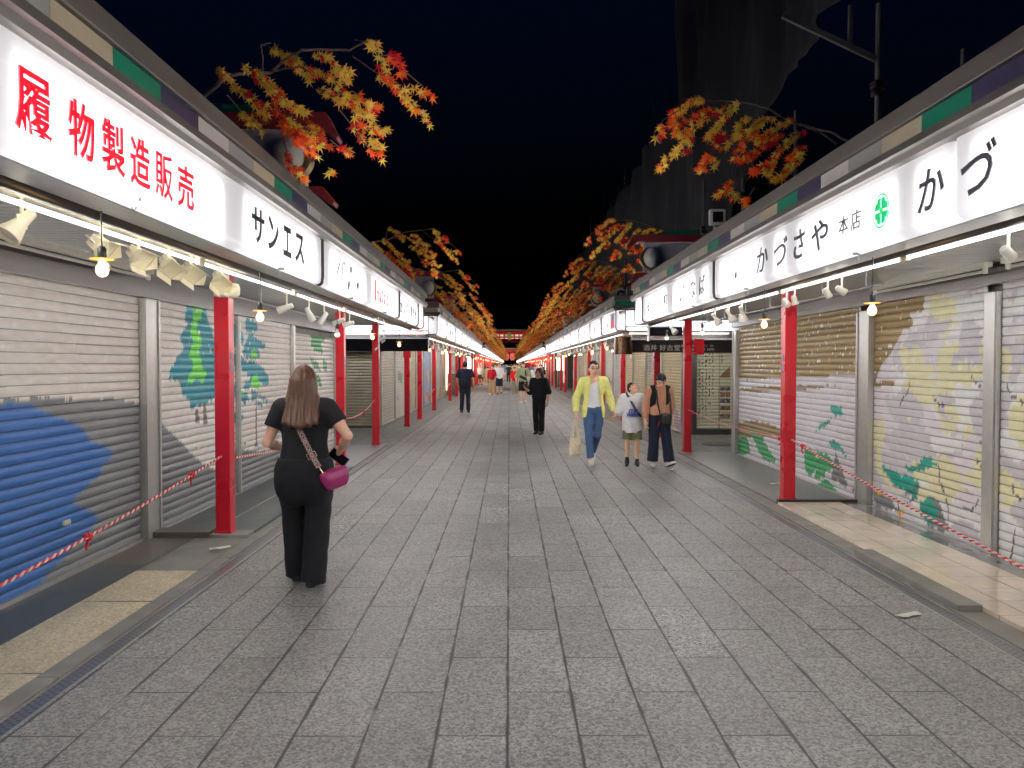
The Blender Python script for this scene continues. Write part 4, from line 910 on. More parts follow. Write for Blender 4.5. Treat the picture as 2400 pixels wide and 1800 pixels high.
part(MB().lathe([(.0, 1.88), (.2, 1.88), (.2, 2.26), (0, 2.26)], Matrix.Translation((2.52, 17.02, 0)), 28), 'drum', mat('bronze_drum', lin(104, 78, 56), .3, .7, noise=.1), t, smooth=40)
t = empty('awning_cassette', (2.95, 14.62, 2.3), 0, 'dark roller awning box with a pale frame at the right alley corner', 'awning box')
part(MB().box(2.66, 3.28, 14.56, 14.68, 2.20, 2.36), 'roller', M['navy'], t, bevel=.02)
part(MB().box(2.63, 2.655, 14.53, 14.7, 2.10, 2.40).box(2.66, 3.28, 14.53, 14.56, 2.155, 2.185), 'frame', M['alu'], t)

# ---- striped ropes
M['rope_red'] = mat('red_rope_strand', lin(206, 44, 52), .8, noise=.1, nscale=60)
M['rope_white'] = mat('white_rope_strand', lin(232, 214, 206), .8, noise=.1, nscale=60)
def rope(a, b, sag, label, knots=(), r=.0085, tail=None):
    a, b = Vector(a), Vector(b); L = (b - a).length; n = int(L / .011); t0 = empty('striped_rope', a, 0, label, 'rope')
    ax = (b - a).normalized(); x = ax.cross(Vector((0, 0, 1))).normalized(); z = x.cross(ax)
    for q, mm in ((0, 'rope_red'), (math.pi, 'rope_white')):
        path = []
        for i in range(n + 1):
            t = i / n; p = a.lerp(b, t) - Vector((0, 0, sag * 4 * t * (1 - t))); w = q + i * .011 / .075 * 2 * math.pi
            path.append(p + (x * math.cos(w) + z * math.sin(w)) * r * .62)
        part(MB().tube(path, r * .82, 6), 'red_strand' if q == 0 else 'white_strand', M[mm], t0, smooth=60)
    for t in knots:
        p = a.lerp(b, t) - Vector((0, 0, sag * 4 * t * (1 - t)))
        part(MB().tube([p + (x * math.cos(w) + z * math.sin(w)) * .018 + ax * (w*.006 - .02) for w in np.linspace(0, 9, 22)], .011, 6).tube([p, p - z*.05 + x*.01, p - z*.075 + ax*.03], .009, 6), 'knot', M['rope_red'], t0, smooth=60)
    return t0
rope((-2.74, 7.3, .78), (-2.74, 2.17, .36), .06, 'red and white striped rope in front of the blue lake shutter', (.13, .45))
rope((-2.74, 7.46, .74), (-2.74, 12.4, .72), .10, 'red and white rope between the first and second left columns', (.03,))
rope((-2.74, 12.55, .78), (-2.74, 15.7, .95), .12, 'slack rope between the second and third left columns', (.6, .97))
rope((3.36, 9.14, .76), (3.36, 4.0, .24), .03, 'red and white striped rope across the near blossom shutters', (.07,))
rope((3.36, 9.3, .74), (3.36, 14.4, .80), .05, 'rope between the first and second right columns', (.04,))
rope((3.44, 14.5, .80), (4.3, 17.9, .55), .06, 'rope from the second right column into the right alley', (.1,))
for i, (s, y0, y1) in enumerate(((-1, 23.5, 27.9), (-1, 28, 35.4), (1, 22.7, 27.5), (1, 27.6, 32.3))):
    rope((s*(PRM[s]['Xc'] + .07), y0, .8), (s*(PRM[s]['Xc'] + .07), y1, .8), .2, ['slack rope between left columns right after the navy awning', 'slack rope between left columns behind the man in navy', 'slack rope between right columns behind the man in yellow', 'slack rope between far right columns near the pale wall'][i], (), .010)
# ---- litter
for i, (x, y, a) in enumerate(((2.62, 5.0, .4), (3.62, 10.4, .2), (2.55, 12.0, 1.0), (-2.55, 6.75, .5))):
    r0 = random.Random(i); vs = []; z0 = .035 if i in (1, 3) else .006
    for j in range(5):
        for k in range(3): vs.append((x + (j*.045 - .09)*math.cos(a) - (k*.03 - .03)*math.sin(a), y + (j*.045 - .09)*math.sin(a) + (k*.03 - .03)*math.cos(a), z0 + .014*r0.random()))
    fs = [(j*3 + k, (j+1)*3 + k, (j+1)*3 + k + 1, j*3 + k + 1) for j in range(4) for k in range(2)]
    o = MB().add(vs, fs).build('paper_scrap', M['white']); sd = o.modifiers.new('thick', 'SOLIDIFY'); sd.thickness = .002
    o.scale = (1, 1, 1); tag(o, ['crumpled white paper scrap beside the right drain grate', 'white paper scrap on the right porch floor by the column', 'white paper scrap on the slabs past the first right column', 'tiny white scrap on the concrete before the left step'][i], 'paper scrap')
# ------------------------------------------------------------------ artificial maple branches
M['twig'] = mat('twig_bark', lin(120, 104, 92), .8, noise=.2, nscale=40)
def _leaf():
    m = mat('maple_leaf', rough=.5, paint=True); nt = m.node_tree; b = nt.nodes['Principled BSDF']
    t = nt.nodes.new('ShaderNodeBsdfTranslucent'); mx = nt.nodes.new('ShaderNodeMixShader'); mx.inputs['Fac'].default_value = .45
    at = [n for n in nt.nodes if n.bl_idname == 'ShaderNodeAttribute'][0]; nt.links.new(at.outputs['Color'], t.inputs['Color'])
    nt.links.new(b.outputs['BSDF'], mx.inputs[1]); nt.links.new(t.outputs['BSDF'], mx.inputs[2]); nt.links.new(mx.outputs['Shader'], nt.nodes['Material Output'].inputs['Surface']); return m
M['leaf'] = _leaf()
def leaf_shape():
    angs = [0, 50, 100, 146]; lens = [1.0, .92, .72, .42]; pts = []
    tips = []
    for a, l in list(zip(angs, lens))[::-1]: tips.append((-a, l))
    for a, l in list(zip(angs, lens))[1:]: tips.append((a, l))
    ring = []
    for i, (a, l) in enumerate(tips):
        ring.append((a, l, 1))
        if i < len(tips) - 1:
            a2, l2 = tips[i + 1]; ring.append(((a + a2)/2, .25 + .04*min(l, l2), 0))
    ring.append((180, .12, 0))
    return ring
LEAF = leaf_shape()
PAL = [(L3(214, 204, 78), L3(228, 130, 54)), (L3(202, 200, 80), L3(220, 168, 66)), (L3(238, 130, 30), L3(230, 70, 28)), (L3(232, 96, 30), L3(220, 50, 30)), (L3(196, 26, 36), L3(184, 16, 40)), (L3(214, 200, 80), L3(224, 170, 70))]
def maple(label, main, twigs, Y, seed, size=.062, group=None, base=None):
    """main: list of photo points of the limbs, twigs: photo polylines; all brought to real depth Y with random depth offsets"""
    rs = random.Random(seed); root = empty('maple_branch', base, 0, label, 'maple branch', group)
    lim = MB()
    for pl, r in main:
        pts = [P(x, y, Y) + Vector((0, .10*math.sin(i*1.7 + seed), 0)) for i, (x, y) in enumerate(pl)]
        fine = []
        for a, b in zip(pts, pts[1:]):
            for k in range(4): fine.append(a.lerp(b, k/4) + Vector((rs.uniform(-.006, .006), 0, rs.uniform(-.006, .006))))
        fine.append(pts[-1]); n = len(fine); lim.tube(fine, [r*(1 - .6*i/n) for i in range(n)], 6)
    vs, fs, cs = [], [], []
    def add_leaf(p, d, sz, pal):
        d = d.normalized(); nrm = Vector((rs.uniform(-.7, .7), -.8 + rs.uniform(-.5, .5), -.55 + rs.uniform(-.6, .6))).normalized()
        x = d - nrm * d.dot(nrm); x = x.normalized() if x.length > .05 else nrm.orthogonal().normalized(); y = nrm.cross(x)
        cc, tc = pal; v = rs.uniform(1.25, 1.75); n0 = len(vs)
        vs.append(p + x*sz*.12 + nrm*sz*.06); cs.append(cc*v)
        bend = rs.uniform(.05, .38); fold = rs.uniform(0, .3)
        for a, l, tip in LEAF:
            t = math.radians(a); u, w = math.cos(t)*l, math.sin(t)*l*.95
            vs.append(p + x*(u*sz) + y*(w*sz) - nrm*(sz*(bend*l*l*.5 + fold*abs(w)*.4))); cs.append((tc if tip else cc*.6 + tc*.4)*v)
        k = len(LEAF); fs.extend((n0, n0 + 1 + i, n0 + 1 + (i + 1) % k) for i in range(k))
    for tw in twigs:
        dy = rs.uniform(-.32, .32); pts = [P(x, y, Y) + Vector((0, dy + .1*i*rs.uniform(-1, 1), 0)) for i, (x, y) in enumerate(tw[0])]; mood = tw[1]
        fine = []
        for a, b in zip(pts, pts[1:]):
            for k in range(6): fine.append(a.lerp(b, k/6))
        fine.append(pts[-1]); lim.tube(fine, [.006*(1 - .6*i/len(fine)) for i in range(len(fine))], 5)
        L = sum((b - a).length for a, b in zip(fine, fine[1:])); n = max(3, int(L/.032)); skip = tw[2] if len(tw) > 2 else .05
        for i in range(n + 1):
            t = i/n
            if t < skip: continue
            f = t*(len(fine) - 1); j = min(int(f), len(fine) - 2); p = fine[j].lerp(fine[j+1], f - j); d = fine[j+1] - fine[j]
            for q in range(1 if rs.random() < .3 else 2):
                sd = Vector((rs.uniform(-1, 1), rs.uniform(-1, 1), rs.uniform(-1, .5))) * .03
                m = mood if rs.random() < .62 else rs.choice('yyoogr')
                pal = PAL[{'y': rs.choice((0, 1, 5)), 'o': rs.choice((2, 3)), 'r': 4, 'g': 1}[m]]
                add_leaf(p + sd, d.normalized() + Vector((rs.uniform(-.7, .7), rs.uniform(-.7, .7), -rs.uniform(.2, 1))), size*rs.uniform(.75, 1.15), pal)
    part(lim, 'stem', M['twig'], root, smooth=60)
    o = np_mesh('foliage', vs, fs, M['leaf'], root, cs, smooth=False); o.location = -Vector(base)
    return root
def cp(pl, ox, oy, sc): return [(ox + x/sc, oy + y/sc) for x, y in pl]
A8 = lambda pl: cp(pl, 480, 80, 3.687)
LM = [(A8([(-60, 560), (60, 500), (250, 420), (440, 370), (560, 320), (700, 262), (880, 215), (1100, 150), (1250, 130), (1430, 105)]), .016), (A8([(495, 325), (510, 240), (545, 170), (600, 120)]), .006), (A8([(560, 320), (820, 290), (960, 400)]), .006)]
LTW = [(A8([(230, 455), (360, 540), (520, 700), (600, 770)]), 'y'), (A8([(420, 300), (520, 380), (640, 520), (780, 600)]), 'y'), (A8([(380, 500), (470, 570), (540, 620)]), 'r'), (A8([(430, 380), (560, 480), (700, 640), (840, 760), (960, 830)]), 'y'),
       (A8([(560, 560), (640, 680), (690, 800), (780, 950)]), 'o'), (A8([(800, 640), (900, 720), (960, 850), (990, 880)]), 'o'), (A8([(330, 660), (440, 790), (560, 880)]), 'y', .45), (A8([(560, 930), (640, 1010), (660, 1110)]), 'r', .2),
       (A8([(740, 720), (860, 850), (960, 930), (1080, 1060)]), 'y'), (A8([(1040, 860), (1120, 920), (1230, 980)]), 'o', .3), (A8([(860, 900), (920, 1000), (1000, 1100), (1050, 1160)]), 'o'), (A8([(700, 940), (770, 1120), (830, 1240)]), 'o', .55), (A8([(1000, 1080), (1040, 1140)]), 'y', .1),
       (A8([(520, 75), (640, 110), (760, 150), (890, 220)]), 'y'), (A8([(680, 200), (780, 270), (830, 300)]), 'y'), (A8([(930, 260), (1060, 340), (1180, 450), (1290, 560)]), 'y'), (A8([(1000, 280), (1120, 270), (1220, 400), (1330, 500)]), 'y'),
       (A8([(960, 430), (1080, 520), (1180, 580)]), 'y'), (A8([(1150, 500), (1290, 600), (1390, 680), (1470, 660)]), 'y'), (A8([(1250, 450), (1400, 540), (1500, 610)]), 'o', .1), (A8([(1120, 590), (1210, 700), (1280, 790)]), 'r', .5), (A8([(1290, 690), (1360, 790), (1470, 790)]), 'o'), (A8([(1400, 760), (1500, 830), (1590, 870)]), 'y'),
       (A8([(1300, 830), (1390, 970), (1500, 1040)]), 'o', .65), (A8([(1430, 880), (1500, 950), (1510, 990)]), 'y', .1), (A8([(1340, 140), (1480, 170), (1530, 230), (1560, 330)]), 'y', .25), (A8([(1250, 140), (1440, 280), (1560, 340)]), 'y', .7), (A8([(1560, 300), (1680, 310), (1740, 370)]), 'r', .2),
       (A8([(1560, 380), (1640, 450), (1740, 560)]), 'o'), (A8([(1680, 470), (1760, 600), (1850, 700), (1930, 800)]), 'y'), (A8([(1740, 370), (1890, 490), (1960, 600)]), 'o', .7), (A8([(1780, 590), (1880, 620)]), 'y', .1)]
A7 = lambda pl: cp(pl, 1400, 0, 2.765)
RM = [(A7([(1640, 950), (1590, 930), (1480, 880), (1340, 810), (1230, 780), (1080, 740), (980, 695), (830, 650), (700, 660)]), .015), (A7([(1560, 925), (1420, 880), (1270, 830), (1180, 800)]), .011)]
RTW = [(A7([(700, 640), (600, 660), (540, 700), (500, 760)]), 'y'), (A7([(760, 690), (640, 750), (520, 800), (455, 790)]), 'o'), (A7([(480, 720), (470, 790)]), 'r', 0), (A7([(850, 670), (760, 740), (640, 800), (560, 860), (490, 880)]), 'y'), (A7([(480, 780), (380, 850), (345, 950)]), 'o', .6),
       (A7([(860, 700), (790, 800), (730, 880), (700, 910)]), 'y'), (A7([(600, 860), (560, 940), (500, 1000), (430, 1050), (400, 1100)]), 'y', .1), (A7([(620, 900), (600, 960)]), 'y', .1), (A7([(1000, 760), (930, 790), (900, 840)]), 'y', .1), (A7([(900, 840), (800, 870), (760, 960)]), 'r', .3),
       (A7([(1050, 800), (960, 870), (860, 920), (780, 990)]), 'y'), (A7([(980, 900), (900, 970), (850, 1060)]), 'o'), (A7([(820, 960), (720, 1010), (650, 1080), (660, 1130)]), 'o', .4), (A7([(700, 1040), (740, 1090)]), 'y', .1), (A7([(1180, 740), (1090, 770), (1020, 800)]), 'y', .1), (A7([(1250, 780), (1140, 840), (1060, 900), (980, 960)]), 'y'),
       (A7([(1200, 880), (1100, 920), (1020, 990), (960, 1010)]), 'o'), (A7([(1210, 880), (1130, 900), (1080, 890)]), 'r', 0), (A7([(1300, 880), (1230, 910), (1200, 960)]), 'y', .1), (A7([(1390, 920), (1330, 950), (1290, 1000)]), 'o', .1), (A7([(1250, 990), (1280, 1060), (1210, 1090)]), 'y', .1),
       (A7([(1160, 960), (1100, 1060), (1010, 1130), (930, 1160)]), 'o'), (A7([(1120, 1060), (1070, 1130), (1030, 1180)]), 'y', .1), (A7([(1200, 1110), (1160, 1170), (1080, 1210)]), 'y'), (A7([(920, 1140), (860, 1200), (790, 1250)]), 'o', .45), (A7([(850, 1190), (910, 1250)]), 'y', .2), (A7([(1040, 1200), (1000, 1270), (975, 1350)]), 'o', .4), (A7([(960, 1020), (930, 1060)]), 'r', .1)]
ml = maple('large maple branch with red and yellow leaves, nearest over the left roof', LM, LTW, 6.1, 1, base=(-2.3, 6.1, 3.2))
mr = maple('large maple branch with red and yellow leaves, nearest over the right roof', RM, RTW, 8.3, 2, size=.078, base=(3.2, 8.3, 3.2))
rs = random.Random(12)
def more(src, x, y, label, group, sc, rz, zz=3.2):
    o = dup(src); o.location = (x, y, zz); o.scale = (sc, sc, sc); o.rotation_euler = (rs.uniform(-.06, .06), 0, rz)
    for k in ('label', 'category', 'group'):
        if k in o: del o[k]
    return tag(o, label, 'maple branch', group)
more(ml, -2.62, 14.2, 'second maple branch on the left, before the side alley', None, 1.0, .10)
more(ml, -2.5, 20.6, 'third maple branch on the left, over the alley corner sign', None, 1.0, -.12)
more(mr, 3.15, 15.0, 'second maple branch on the right, at the side alley', None, .98, -.06)
more(mr, 3.1, 20.8, 'third maple branch on the right, over the alley corner sign', None, 1.0, .12)
for s, src in ((-1, ml), (1, mr)):
    y = 26.5; k = 0; side = 'left' if s < 0 else 'right'; gl = 'maple branch in the dense orange run above the far %s roofs' % side
    while y < 245:
        f = 1.0 + .05*rs.uniform(-1, 1) + (.12 if y > 60 else 0); more(src, (-2.45 if s < 0 else 3.05) + rs.uniform(-.15, .15), y, gl, gl.replace('branch', 'branches'), f, rs.uniform(-.25, .25), 3.2 + rs.uniform(-.15, .05))
        y += 3.5 if y < 70 else (4.2 if y < 130 else 8)

# ------------------------------------------------------------------ rooftop ornaments: white cloud-scroll boards with a moon globe
M['boardred'] = mat('dull_red_board', lin(150, 52, 56), .5, noise=.1, nscale=8)
M['boardwhite'] = mat('white_scroll_board', lin(200, 200, 204), .5, noise=.06, nscale=8)
M['globe'] = mat('frosted_globe', lin(206, 204, 196), .25)
M['gold'] = mat('gold_paint', lin(150, 130, 80), .4, .5, noise=.1)
M['greenboard'] = mat('green_board', lin(20, 110, 84), .5, noise=.1)
def scroll(mb, cx, cz, r, y0, d, flip=1, w=.035):
    n = 26; a_, b_ = [], []
    for i in range(n + 1):
        t = i/n; a = flip*(t*6.6); rr = r*(1 - .78*t); ww = w*(1 - .5*t); a_.append((cx + (rr + ww)*math.cos(a), cz + (rr + ww)*math.sin(a))); b_.append((cx + (rr - ww)*math.cos(a), cz + (rr - ww)*math.sin(a)))
    for i in range(n): mb.prism([a_[i], a_[i+1], b_[i+1], b_[i]], lambda u, v, q: (u, y0 + q, v), d)
def ornament(s):
    t = empty('rooftop_ornament', (0, 0, 0))
    # local: x runs inward to the street for the left side (mirrored for the right), board across the street direction
    q = s
    MB().box(-.50, .50, -.03, .03, .06, .62).build('scroll_board', M['boardwhite'], t, bevel=.006)
    MB().prism([(-.72, .63), (.62, .63), (.80, .50), (.82, .53), (.70, .76), (-.72, .76)], lambda u, v, w: (-q*u, -.10 + w, v), .2).build('top_board', M['boardred'], t, bevel=.006)
    MB().prism([(-.6, -.02), (.60, -.02), (.76, -.12), (.78, -.09), (.66, .055), (-.6, .055)], lambda u, v, w: (-q*u, -.10 + w, v), .2).build('base_board', M['boardred'], t, bevel=.006)
    MB().prism([(-.6, .765), (.3, .765), (.1, .84), (-.6, .86)], lambda u, v, w: (-q*u, -.05 + w, v), .1).build('crest_board', M['greenboard'], t)
    b = MB(); scroll(b, -q*-.30, .40, .12, -.055, .11, 1); scroll(b, -q*-.10, .22, .09, -.055, .11, -1); scroll(b, -q*-.36, .17, .07, -.055, .11, 1)
    b.build('cloud_scroll', M['black'], t)
    MB().lathe([(0, .52), (.06, .51), (.12, .46), (.155, .38), (.165, .31), (.15, .22), (.11, .16), (.07, .13), (.0, .12)], Matrix.Translation((-q*.38, -.17, 0)), 24).build('globe_lamp', M['globe'], t, smooth=180)
    n = 22; o_ = [(.38 + .215*math.cos(a), .31 + .215*math.sin(a)) for a in np.linspace(-2.2, 1.25, n)]; i_ = [(.355 + .185*math.cos(a), .325 + .185*math.sin(a)) for a in np.linspace(-2.1, 1.15, n)]
    c = MB()
    for k in range(n - 1): c.prism([o_[k], o_[k+1], i_[k+1], i_[k]], lambda u, v, w: (-q*u, -.24 + w, v), .14)
    c.build('crescent_holder', M['gold'], t)
    MB().tube([(-q*-.45, .05, -.3), (-q*-.45, .05, .6)], .024, 8).tube([(-q*.1, .05, -.3), (-q*.1, .05, .6)], .024, 8).build('post', M['darkmetal'], t, smooth=40)
    return t
po = {-1: ornament(-1), 1: ornament(1)}; pu = {-1: 0, 1: 0}
def place_orn(s, x, y, z, label, group=None):
    o = po[s] if not pu[s] else dup(po[s]); pu[s] = 1; o.location = (x, y, z)
    return tag(o, label, 'roof ornament', group)
def re(o):
    for k in ('label', 'category', 'group'):
        if k in o: del o[k]
for i, (s, x, y, z) in enumerate(((-1, -2.45, 7.5, 3.30), (-1, -2.45, 19.9, 3.30), (-1, -2.4, 27.0, 3.3), (1, 3.0, 14.4, 3.30), (1, 2.95, 22.6, 3.30))):
    o = po[s] if not pu[s] else dup(po[s]); pu[s] = 1; re(o); o.location = (x, y, z)
    tag(o, ['red and white roof ornament with a globe half hidden by the nearest left maple', 'white cloud-scroll roof ornament above the left alley corner', 'cloud-scroll roof ornament behind the third left maple', 'roof ornament with a pale globe at the right alley corner', 'roof ornament with a globe behind the second right maple'][i], 'roof ornament')
for s in (-1, 1):
    for y in (36, 45, 58, 72, 90, 110):
        o = dup(po[s]); re(o); o.location = ((-2.45 if s < 0 else 3.0), y, 3.3); lab = 'distant roof ornament half hidden by maple leaves on the %s' % ('left' if s < 0 else 'right'); tag(o, lab, 'roof ornament', lab.replace('ornament', 'ornaments'))

# ------------------------------------------------------------------ scaffolding with dark netting on the right
def _net():
    m = mat('dark_netting', lin(50, 50, 53), .85, noise=.2, nscale=1.2); return m
M['net'] = _net()
def net_sheet(name, x, y0, y1, z0f, z1f, label, seed, ny=90, nz=60, root=None):
    rs2 = np.random.RandomState(seed); ys = np.linspace(y0, y1, ny); V = []
    for j in range(nz):
        t = j/(nz - 1)
        for y in ys:
            z = z0f(y) + (z1f(y) - z0f(y))*t
            w = .18*math.sin(y*1.5 + z*.42 + seed) + .06*math.sin(y*3.7 - z*.9) + .03*math.sin(y*7.1 + z*1.2) + .10*math.sin(z*.9 + y*.6)
            w *= .4 + .8*abs(math.sin((y - y0)*math.pi/1.8))
            V.append((x - w*.9, y + .05*w, z))
    idx = np.arange(ny*nz).reshape(nz, ny); q = np.stack([idx[:-1, :-1], idx[:-1, 1:], idx[1:, 1:], idx[1:, :-1]], -1).reshape(-1, 4)
    o = np_mesh(name, V, q, M['net'], None); sd = o.modifiers.new('thick', 'SOLIDIFY'); sd.thickness = .008
    return tag(o, label, 'netting')
net_sheet('netting', 5.5, 24.1, 70, lambda y: 3.6 + .8*abs(math.sin(y*.35)) + .35*math.sin(y*1.1), lambda y: 10.1 + .04*math.sin(y*2.1), 'long low dark netting sheet on the scaffold running far down the right', 3)
net_sheet('netting', 5.25, 4.0, 24.0, lambda y: 4.0 + 3.2*(lambda t: t*t*(3 - 2*t))(min(1, max(0, (19.0 - y)/4.6))) + .12*math.sin(y*1.3), lambda y: 17 + 0*y, 'tall dark netting sheet hanging at the upper right of the picture', 5, 110, 70)
M['oldsteel'] = mat('weathered_steel', lin(96, 96, 96), .6, .6, noise=.2, nscale=14)
def pole(x, y, z0, z1, label, group=None, arm=False, clamp=None):
    t = empty('scaffold_pole', (x, y, z0), 0, label, 'scaffold pole', group)
    MB().tube([(0, 0, 0), (0, 0, z1 - z0)], .0243, 10).build('tube', M['oldsteel'], t, smooth=40)
    if clamp:
        MB().box(-.045, .045, -.04, .04, clamp - z0, clamp - z0 + .06).box(-.05, .02, -.05, .05, clamp - z0 + .065, clamp - z0 + .12).build('clamp', M['darkmetal'], t, bevel=.01)
    if arm:
        MB().bar((-.02, 0, z1 - z0 - .45), (-.75, .1, z1 - z0 - .05), .035, .045).bar((-.22, .03, z1 - z0 - .32), (-.22, .03, z1 - z0), .03, .03).build('bracket_arm', M['oldsteel'], t)
    return t
pole(3.02, 6.35, 3.2, 4.60, 'thick scaffold pole with an angled bracket arm above the right roof', None, True, 3.85)
for i, (x, y, z1, c) in enumerate(((3.75, 6.4, 4.25, None), (3.55, 9.6, 4.8, 3.6), (2.95, 9.75, 4.0, 3.7), (3.12, 12.4, 4.6, 3.75), (3.45, 15.9, 4.5, 3.9), (3.3, 18.8, 4.6, 3.7), (3.3, 22, 4.7, 3.8), (3.3, 26, 4.8, 3.8))):
    pole(x, y, 3.2, z1, ['short scaffold pole stub at the upper right edge', 'scaffold pole behind the right end of the nearest right maple', 'scaffold pole under the nearest right maple leaves', 'scaffold pole beside the small roof floodlight', 'scaffold pole behind the second right maple', 'scaffold pole over the right alley corner sign', 'scaffold pole behind the third right maple', 'farthest single scaffold pole on the right roof'][i], None, False, c)
for k in range(14):
    y = 24.3 + k*2.6 + (k % 3)*.2
    pole(5.62, y, 9.2, 10.9 + .5*((k*7) % 3), 'scaffold pole top sticking up along the far right netting edge', 'scaffold pole tops along the netting edge', False, 10.5)
t = empty('floodlight', (2.85, 10.6, 3.2), 0, 'small unlit floodlight on a post above the right roof', 'floodlight')
MB().box(-.11, .11, -.05, .05, .36, .58).build('housing', M['white'], t, bevel=.02)
MB().box(-.07, .07, -.056, -.051, .40, .54).build('glass', M['black'], t)
MB().tube([(0, 0, 0), (0, 0, .28), (-.03, 0, .36)], .02, 8).lathe([(0, .26), (.05, .27), (.055, .33), (0, .36)], Matrix(), 12).build('post', M['steel'], t, smooth=40)
MB().bar((.01, 0, .25), (.36, .05, .27), .04, .05).build('arm', M['steel'], t)

# ------------------------------------------------------------------ temple gate at the end of the street
GY = 272.0
M['verm'] = mat('vermilion_timber', lin(168, 30, 26), .5, noise=.1, nscale=2)
M['plaster'] = mat('white_plaster', lin(236, 226, 214), .7)
M['rooftile'] = mat('dark_roof_tiles', lin(84, 82, 80), .7, noise=.15, nscale=2)
gt = empty('temple_gate', (0, GY, 0), 0, 'large two-storey red temple gate with dark tiled roofs at the street end', 'temple gate')
def gp(mb, name, m, **k):
    o = mb.build(name, m, gt, **k); return o
for x in (-9.5, -5.8, -2.2, 2.2, 5.8, 9.5):
    for y in (-3, 3): gp(MB().tube([(x, y, 0), (x, y, 6.4)], .42, 12), 'pillar', M['verm'], smooth=40)
    gp(MB().tube([(x*.82, -2.6, 9.3), (x*.82, -2.6, 13)], .3, 10), 'pillar', M['verm'], smooth=40)
b = MB()
for z in (5.6, 6.3): b.box(-10.5, 10.5, -3.3, 3.3, z, z + .35)
for z in (9.2, 10.3, 11.2, 12.4, 13.1): b.box(-8.8, 8.8, -2.9, 2.9, z, z + .22)
b.box(-9.6, 9.6, -3.8, 3.8, 8.95, 9.15); b.box(-9.4, 9.4, -3.75, -3.65, 9.75, 9.85)
for i in range(-9, 10): b.box(i - .06, i + .06, -3.75, -3.62, 9.1, 9.9)
for i in range(-8, 9): b.box(i*1.05 - .18, i*1.05 + .18, -3.4, -2.8, 12.2, 13.3)
for i in range(-10, 11): b.box(i - .15, i + .15, -3.9, -3.2, 6.6, 7.5)
gp(b, 'beams', M['verm'])
w = MB()
for i in range(-5, 5):
    for z, h in ((10.55, .5), (11.5, .75), (9.45, .3)): w.box(i*1.7 + .22, i*1.7 + 1.5, -2.7, -2.5, z, z + h)
gp(w, 'wall_panel', M['plaster'])
gp(MB().box(-8.6, 8.6, -2.49, 2.5, 6.6, 13.2), 'core_wall', M['verm'])
def roof_mesh(zc, h, hw, hd, rw, lift):
    m = MB(); nx = 40
    for sg in (-1, 1):
        vs = []; ny = 8
        for j in range(ny + 1):
            t = j/ny
            for i in range(nx + 1):
                u = i/nx*2 - 1; x = u*(hw + (rw - hw)*t); y = sg*hd*(1 - t); z = zc + h*(t**1.35) + lift*(abs(u)**4)*(1 - t)**2; vs.append((x, y, z + (.05 if i % 2 else 0)))
        m.add(vs, [(j*(nx+1) + i, j*(nx+1) + i + 1, (j+1)*(nx+1) + i + 1, (j+1)*(nx+1) + i) for j in range(ny) for i in range(nx)])
    m.box(-hw + .3, hw - .3, -hd + .3, hd - .3, zc - .35, zc - .02)
    return m
gp(roof_mesh(13.9, 5.3, 13.5, 6.8, 8.6, 1.0), 'upper_roof', M['rooftile'])
gp(MB().box(-8.95, 8.95, -.45, .45, 19.1, 20.9).box(-9.3, 9.3, -.6, .6, 20.9, 21.2).box(-9.2, 9.2, -.55, .55, 19.0, 19.2), 'ridge', M['rooftile'])
gp(roof_mesh(7.4, 1.7, 13.0, 6.4, 9.0, .7), 'lower_roof', M['rooftile'])
gp(MB().box(-.65, .65, -4.2, -4.0, 10.3, 13.0), 'plaque', M['gold'])
l = MB()
for x in (-1.0, 1.05):
    l.lathe([(0, 3.2), (.5, 3.25), (.85, 3.8), (.9, 4.6), (.82, 5.3), (.5, 5.6), (0, 5.65)], Matrix.Translation((x, -3.2, 0)), 18)
gp(l, 'paper_lantern', M['lantern_pink'], smooth=60)
tree_rs = random.Random(9)
for i, x in enumerate((-5.6, 5.9)):
    t = empty('floodlight', (x, GY - 14.5, 0), 0, 'ground floodlight at the foot of the temple gate, %s side' % ('left' if x < 0 else 'right'), 'floodlight')
    MB().box(-.2, .2, -.1, .1, .1, .4).build('housing', M['black'], t, bevel=.02); MB().tube([(0, 0, 0), (0, 0, .1)], .05, 8).build('foot', M['black'], t)
    ld = bpy.data.lights.new('flood', 'SPOT'); ld.energy = 2600; ld.spot_size = R(52); ld.spot_blend = .6; ld.color = (1, .86, .7); ld.shadow_soft_size = .2
    lo = bpy.data.objects.new('flood_beam', ld); COL.objects.link(lo); lo.parent = t; lo.location = (0, .14, .3)
    lo.rotation_euler = Vector((-x*.6, 11.5, 11.5)).to_track_quat('-Z', 'Y').to_euler()
# red paper lanterns under the distant eaves
lp = empty('red_lantern', (0, 0, 0)); MB().lathe([(0, -.55), (.14, -.54), (.27, -.40), (.31, -.22), (.27, -.05), (.14, .06), (0, .07)], Matrix(), 16).build('paper', M['lantern'], lp, smooth=60)
MB().lathe([(0, .07), (.13, .07), (.13, .11), (0, .11)], Matrix(), 14).lathe([(0, -.59), (.13, -.59), (.13, -.55), (0, -.55)], Matrix(), 14).build('rim', M['black'], lp)
lps = [(-1, 62), (-1, 82), (1, 62), (1, 80), (-1, 100), (1, 104)]
for i, (s, y) in enumerate(lps):
    o = lp if i == 0 else dup(lp); re(o); o.location = (s*(PRM[s]['Xs'] + .55), y, 2.35)
    tag(o, 'glowing red paper lantern under the distant %s eaves' % ('left' if s < 0 else 'right'), 'paper lantern', 'red lanterns under the distant %s eaves' % ('left' if s < 0 else 'right'))
